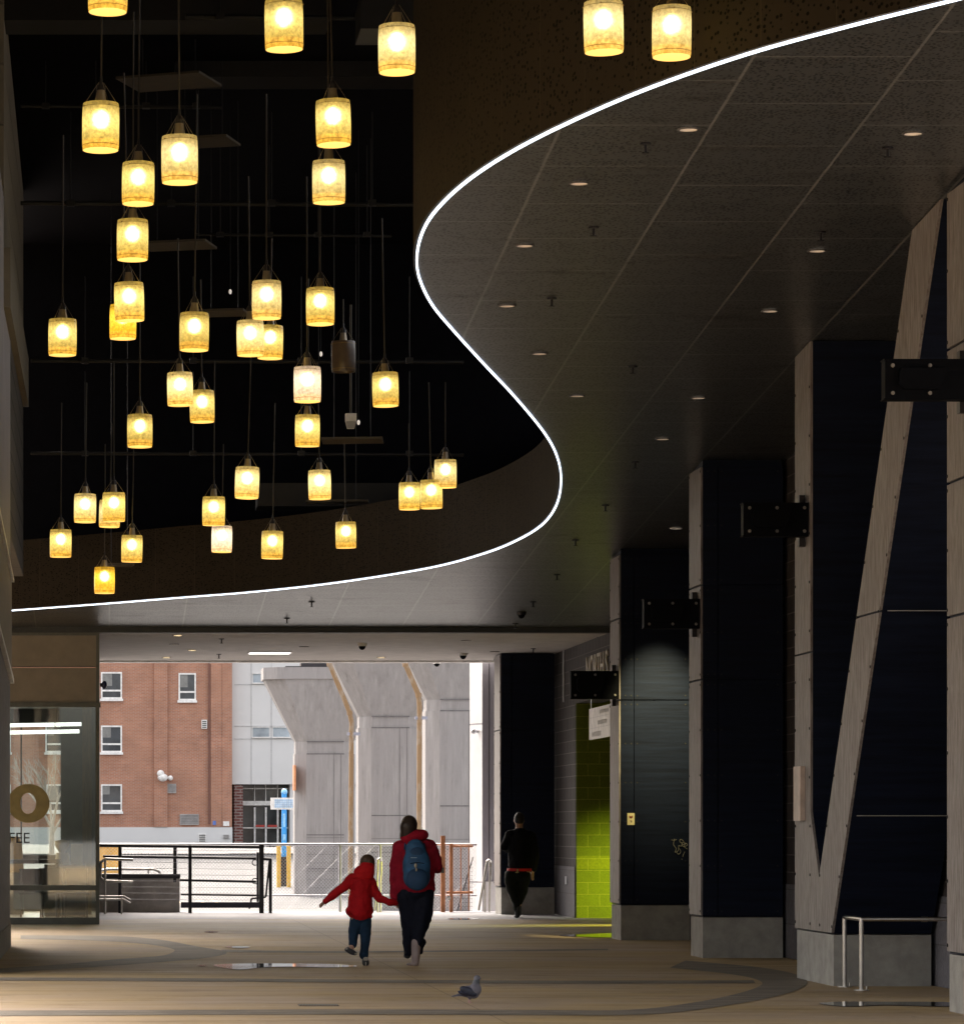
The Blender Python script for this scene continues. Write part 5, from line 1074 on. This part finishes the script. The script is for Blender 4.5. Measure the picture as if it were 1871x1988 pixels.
body += limbs((W(510, 1320), .06), (W(490, 1480, -.02), .048), (W(455, 1650, -.14), .03)) + limbs((W(620, 1320), .06), (W(625, 1530, .0), .048), (W(622, 1760, -.02), .03))
organic('body', body, .006, M['skin'], t, 3)
cr = cloth('red_coat', (.50, .008, .013), (.34, .005, .009), 11, .5)
ck = limbs((W(590, 860), .115), (W(575, 1000), .118), (W(565, 1130), .132), (W(565, 1210), .140)) + [('e', W(560, 1215), (.160, .13, .085)), ('e', W(585, 1285), (.12, .11, .035))]
ck += limbs((W(480, 850), .066), (W(350, 960), .052), (W(225, 1065), .044), (W(165, 1105), .036)) + limbs((W(690, 890), .066), (W(745, 1010), .052), (W(800, 1075), .049), (W(900, 1120), .042), (W(980, 1130, .03), .032))
organic('coat', ck, .009, cr, t, 4, .03)
organic('hood', [('e', W(640, 725, -.055), (.088, .075, .085)), ('e', W(610, 770, -.05), (.118, .085, .085)), ('e', W(590, 820, -.03), (.130, .10, .055))], .008, cloth('coat_hood', (.58, .011, .014), (.42, .008, .011), 14, .4), t, 4)
organic('hair', [('e', hc + V((0, -.008, .02)), (.084, .095, .085))], .008, M['hairb'], t, 3)
jn = cloth('blue_jeans', (.016, .04, .08), (.009, .025, .05), 14, .4)
organic('jeans', [('e', W(575, 1310), (.115, .09, .06))] + limbs((W(515, 1330), .07), (W(490, 1470, -.01), .060), (W(470, 1610, -.11), .046)) + limbs((W(620, 1330), .074), (W(625, 1530), .058), (W(615, 1690, -.01), .048), (W(610, 1735, -.02), .052)), .009, jn, t, 4, .02)
sh = mat('sneaker_dark', (.03, .03, .035), .6); sw = mat('sneaker_pale', (.35, .32, .27), .6)
for c_, rot in ((W(450, 1690, -.15), 1), (W(627, 1800, -.02), 0)):
    if rot: pr = [('e', c_, (.075, .045, .032), ('Y', .45)), ('e', c_ + V((-.03, .02, .02)), (.04, .04, .03))]
    else: pr = [('e', c_ + V((0, .03, -.005)), (.038, .085, .036)), ('e', c_ + V((0, -.03, -.02)), (.040, .038, .045))]
    s_ = organic('shoe', pr, .006, sh, t, 3)
    q = MB(); 
    if rot: q.cyl(c_ + V((-.06, -.02, .035)), c_ + V((.06, -.025, -.03)), .012, n=8)
    else: q.ell(c_ + V((0, -.055, .02)), (.03, .012, .022)); q.ell(c_ + V((0, -.06, -.035)), (.008, .012, .03))
    q.build('trim', sw, s_)
# --- man
YMn = floorY(1782.5); KM = YMn / F; MX = fx(1007, YMn)
def N(cx, cy, dy=0.0): return V((MX + (cx - 370) / 8 * KM, YMn + dy, max(.0, (1805 - cy) / 8 * KM)))
t = thing('person', 'person in black top, red belt and dark olive trousers before the farthest pier', 'person', (MX, YMn, 0))
hm = N(375, 285)
body = [('e', hm, (.08, .1, .12)), ('c', hm + V((-.04, .07, -.02)), .02, hm + V((-.06, .085, -.035)), .012), ('e', hm + V((-.08, 0, -.01)), (.012, .02, .03)), ('e', hm + V((.08, 0, -.01)), (.012, .02, .03)), ('c', hm + V((0, -.01, -.09)), .06, N(375, 470), .065)]
body += limbs((N(230, 520), .05), (N(130, 700, .02), .042), (N(230, 760, .2), .032)) + limbs((N(560, 530), .05), (N(625, 800), .042), (N(600, 1040, .02), .03), (N(590, 1090, .03), .026)) + limbs((N(380, 520), .13), (N(380, 1000), .13))
body += limbs((N(290, 1100), .09), (N(300, 1400, .03), .06), (N(340, 1700), .042)) + limbs((N(470, 1100), .09), (N(440, 1400, .08), .06), (N(380, 1620, .12), .042))
body += hand(None, N(590, 1090, .03), (-.1, .1, -1), (-.6, .7, 0), .95, .4) + hand(None, N(240, 760, .2), (.8, .3, .3), (0, .2, 1), .95, .5)
organic('body', body, .009, M['skin'], t, 3)
bk = cloth('black_top', (.0035, .0035, .006), None, 7, .3)
organic('top', limbs((N(380, 560), .175), (N(375, 800), .165), (N(375, 960), .170)) + [('e', N(250, 510), (.11, .11, .08)), ('e', N(515, 520), (.12, .11, .08)), ('c', N(280, 600), .09, N(270, 980), .08), ('c', N(500, 600), .1, N(490, 980), .08)] + limbs((N(215, 540), .08), (N(135, 700, .02), .066), (N(230, 760, .17), .05)) + limbs((N(575, 560), .08), (N(635, 800), .065), (N(610, 1050, .02), .048)), .013, bk, t, 4, .035)
organic('hair', [('e', hm + V((0, -.015, .02)), (.088, .105, .112))], .01, mat('short_hair', (.014, .008, .007), .6), t, 3)
b = MB(); c_ = N(377, 1058); b.ring([[c_ + V((.207 * math.cos(a), .165 * math.sin(a), dz)) for a in [2 * math.pi * i / 32 for i in range(32)]] for dz in (-.022, .022)], smooth=True); b.build('belt', mat('belt_red', (.55, .012, .01), .5), t)
MB().box(N(320, 0).x, N(345, 0).x, YMn - .185, YMn - .165, N(0, 1088).z, N(0, 1045).z).ell(N(325, 1095, -.17), (.03, .015, .012)).build('buckle_tag', mat('tag_yellow', (.45, .38, .15), .5), t)
ol = cloth('olive_trousers', (.010, .011, .007), (.005, .006, .004), 9, .4)
organic('trousers', [('e', N(345, 1130), (.205, .15, .12))] + limbs((N(250, 1160), .12), (N(270, 1380, .02), .095), (N(330, 1560), .068), (N(345, 1690), .055)) + limbs((N(450, 1150), .115), (N(430, 1380, .07), .09), (N(390, 1540, .1), .065), (N(375, 1620, .12), .05)), .012, ol, t, 4, .03)
for c_ in (N(345, 1770, .0), N(380, 1745, .14)): organic('boot', [('e', c_ + V((0, .05, -.01)), (.05, .13, .035)), ('c', c_ + V((0, -.02, .0)), .045, c_ + V((0, -.01, .14)), .05)], .01, mat('black_boot', (.015, .015, .016), .4), t, 3)
# --- pigeon
YPg = floorY(1947.5); KP = YPg / F * .0487; PX = fx(910, YPg)
def Q(cx, cy, dy=0.0): return V((PX + (cx - 1000) * KP, YPg + dy, (1385 - cy) * KP))
t = thing('pigeon', 'grey pigeon with dark blue wings standing on the floor facing right', 'pigeon', (PX, YPg, 0))
def pigmat():
    m, n, l, b = nodes('pigeon_grey'); v = coords(n, l); s = n.new('ShaderNodeSeparateXYZ'); l.new(v, s.inputs[0])
    c = mixc(n, l, ramp(n, l, s.outputs[2], .155, .175), (.11, .105, .13), (.03, .04, .048)); c = mixc(n, l, ramp(n, l, s.outputs[2], .195, .205), c, (.10, .10, .12))
    c = mixc(n, l, ramp(n, l, noise(n, l, v, 60, 4), .3, .7, 0, .3), c, (.17, .15, .17)); l.new(c, b.inputs['Base Color']); b.inputs['Roughness'].default_value = .6; return m
organic('body', [('e', Q(1330, 400), (.030, .024, .027)), ('c', Q(1320, 420), .024, Q(1290, 600), .030), ('c', Q(1290, 600), .031, Q(1270, 800), .045), ('e', Q(1230, 880), (.058, .048, .066), ('Y', .5)), ('e', Q(1080, 960), (.075, .048, .052), ('Y', .45)),
   ('c', Q(980, 1010), .038, Q(760, 1040), .022), ('c', Q(760, 1040), .020, Q(560, 1075), .012), ('c', Q(1040, 1120), .025, Q(1030, 1215), .012)], .004, pigmat(), t, 3)
dw = mat('pigeon_wing', (.012, .015, .034), .5, 0, .5, 40)
for s_ in (-1, 1): organic('wing', [('e', Q(980, 930, s_ * .036), (.078, .014, .036), ('Y', .42)), ('e', Q(780, 1010, s_ * .028), (.05, .010, .018), ('Y', .35))], .003, dw, t, 3)
b = MB(); b.prism([(Q(700, 0).x, Q(0, 1000).z), (Q(330, 0).x, Q(0, 1105).z), (Q(310, 0).x, Q(0, 1145).z), (Q(420, 0).x, Q(0, 1135).z), (Q(720, 0).x, Q(0, 1100).z)], 1, YPg - .018, YPg + .018); b.build('tail', mat('pigeon_tail', (.08, .075, .095), .6, 0, .4, 30), t)
MB().cyl(Q(1430, 400), Q(1490, 430), .006, .001, 8).build('beak', M['darksteel'], t)
MB().ell(Q(1430, 365), (.007, .006, .007)).build('cere', mat('cere_white', (.7, .68, .65), .5), t)
for dy, x in ((-.018, 985), (.02, 1060)):
    b = MB(); b.cyl(Q(x, 1230, dy), Q(x, 1375, dy), .0042, n=8)
    for a in (-.5, 0, .5): b.cyl(Q(x, 1378, dy), Q(x, 1378, dy) + V((.022 * math.cos(a), .022 * math.sin(a), -.0)), .003, .002, 6)
    b.cyl(Q(x, 1378, dy), Q(x, 1378, dy) + V((-.012, 0, 0)), .003, .002, 6); b.build('leg', mat('pigeon_leg', (.45, .28, .24), .6), t)
# small drain grate and steps
t = thing('drain_grate', 'thin dark slotted drain grate in the floor left of the pigeon', 'drain', G(618, 1953)); p = G(618, 1953)
b = MB(); b.box(p.x - .17, p.x + .17, p.y - .12, p.y + .12, .001, .007)
for k in range(14): b.box(p.x - .16 + k * .024, p.x - .148 + k * .024, p.y - .1, p.y + .1, .0072, .010, 1)
b.build('grate', [M['band'], M['darksteel']], t)
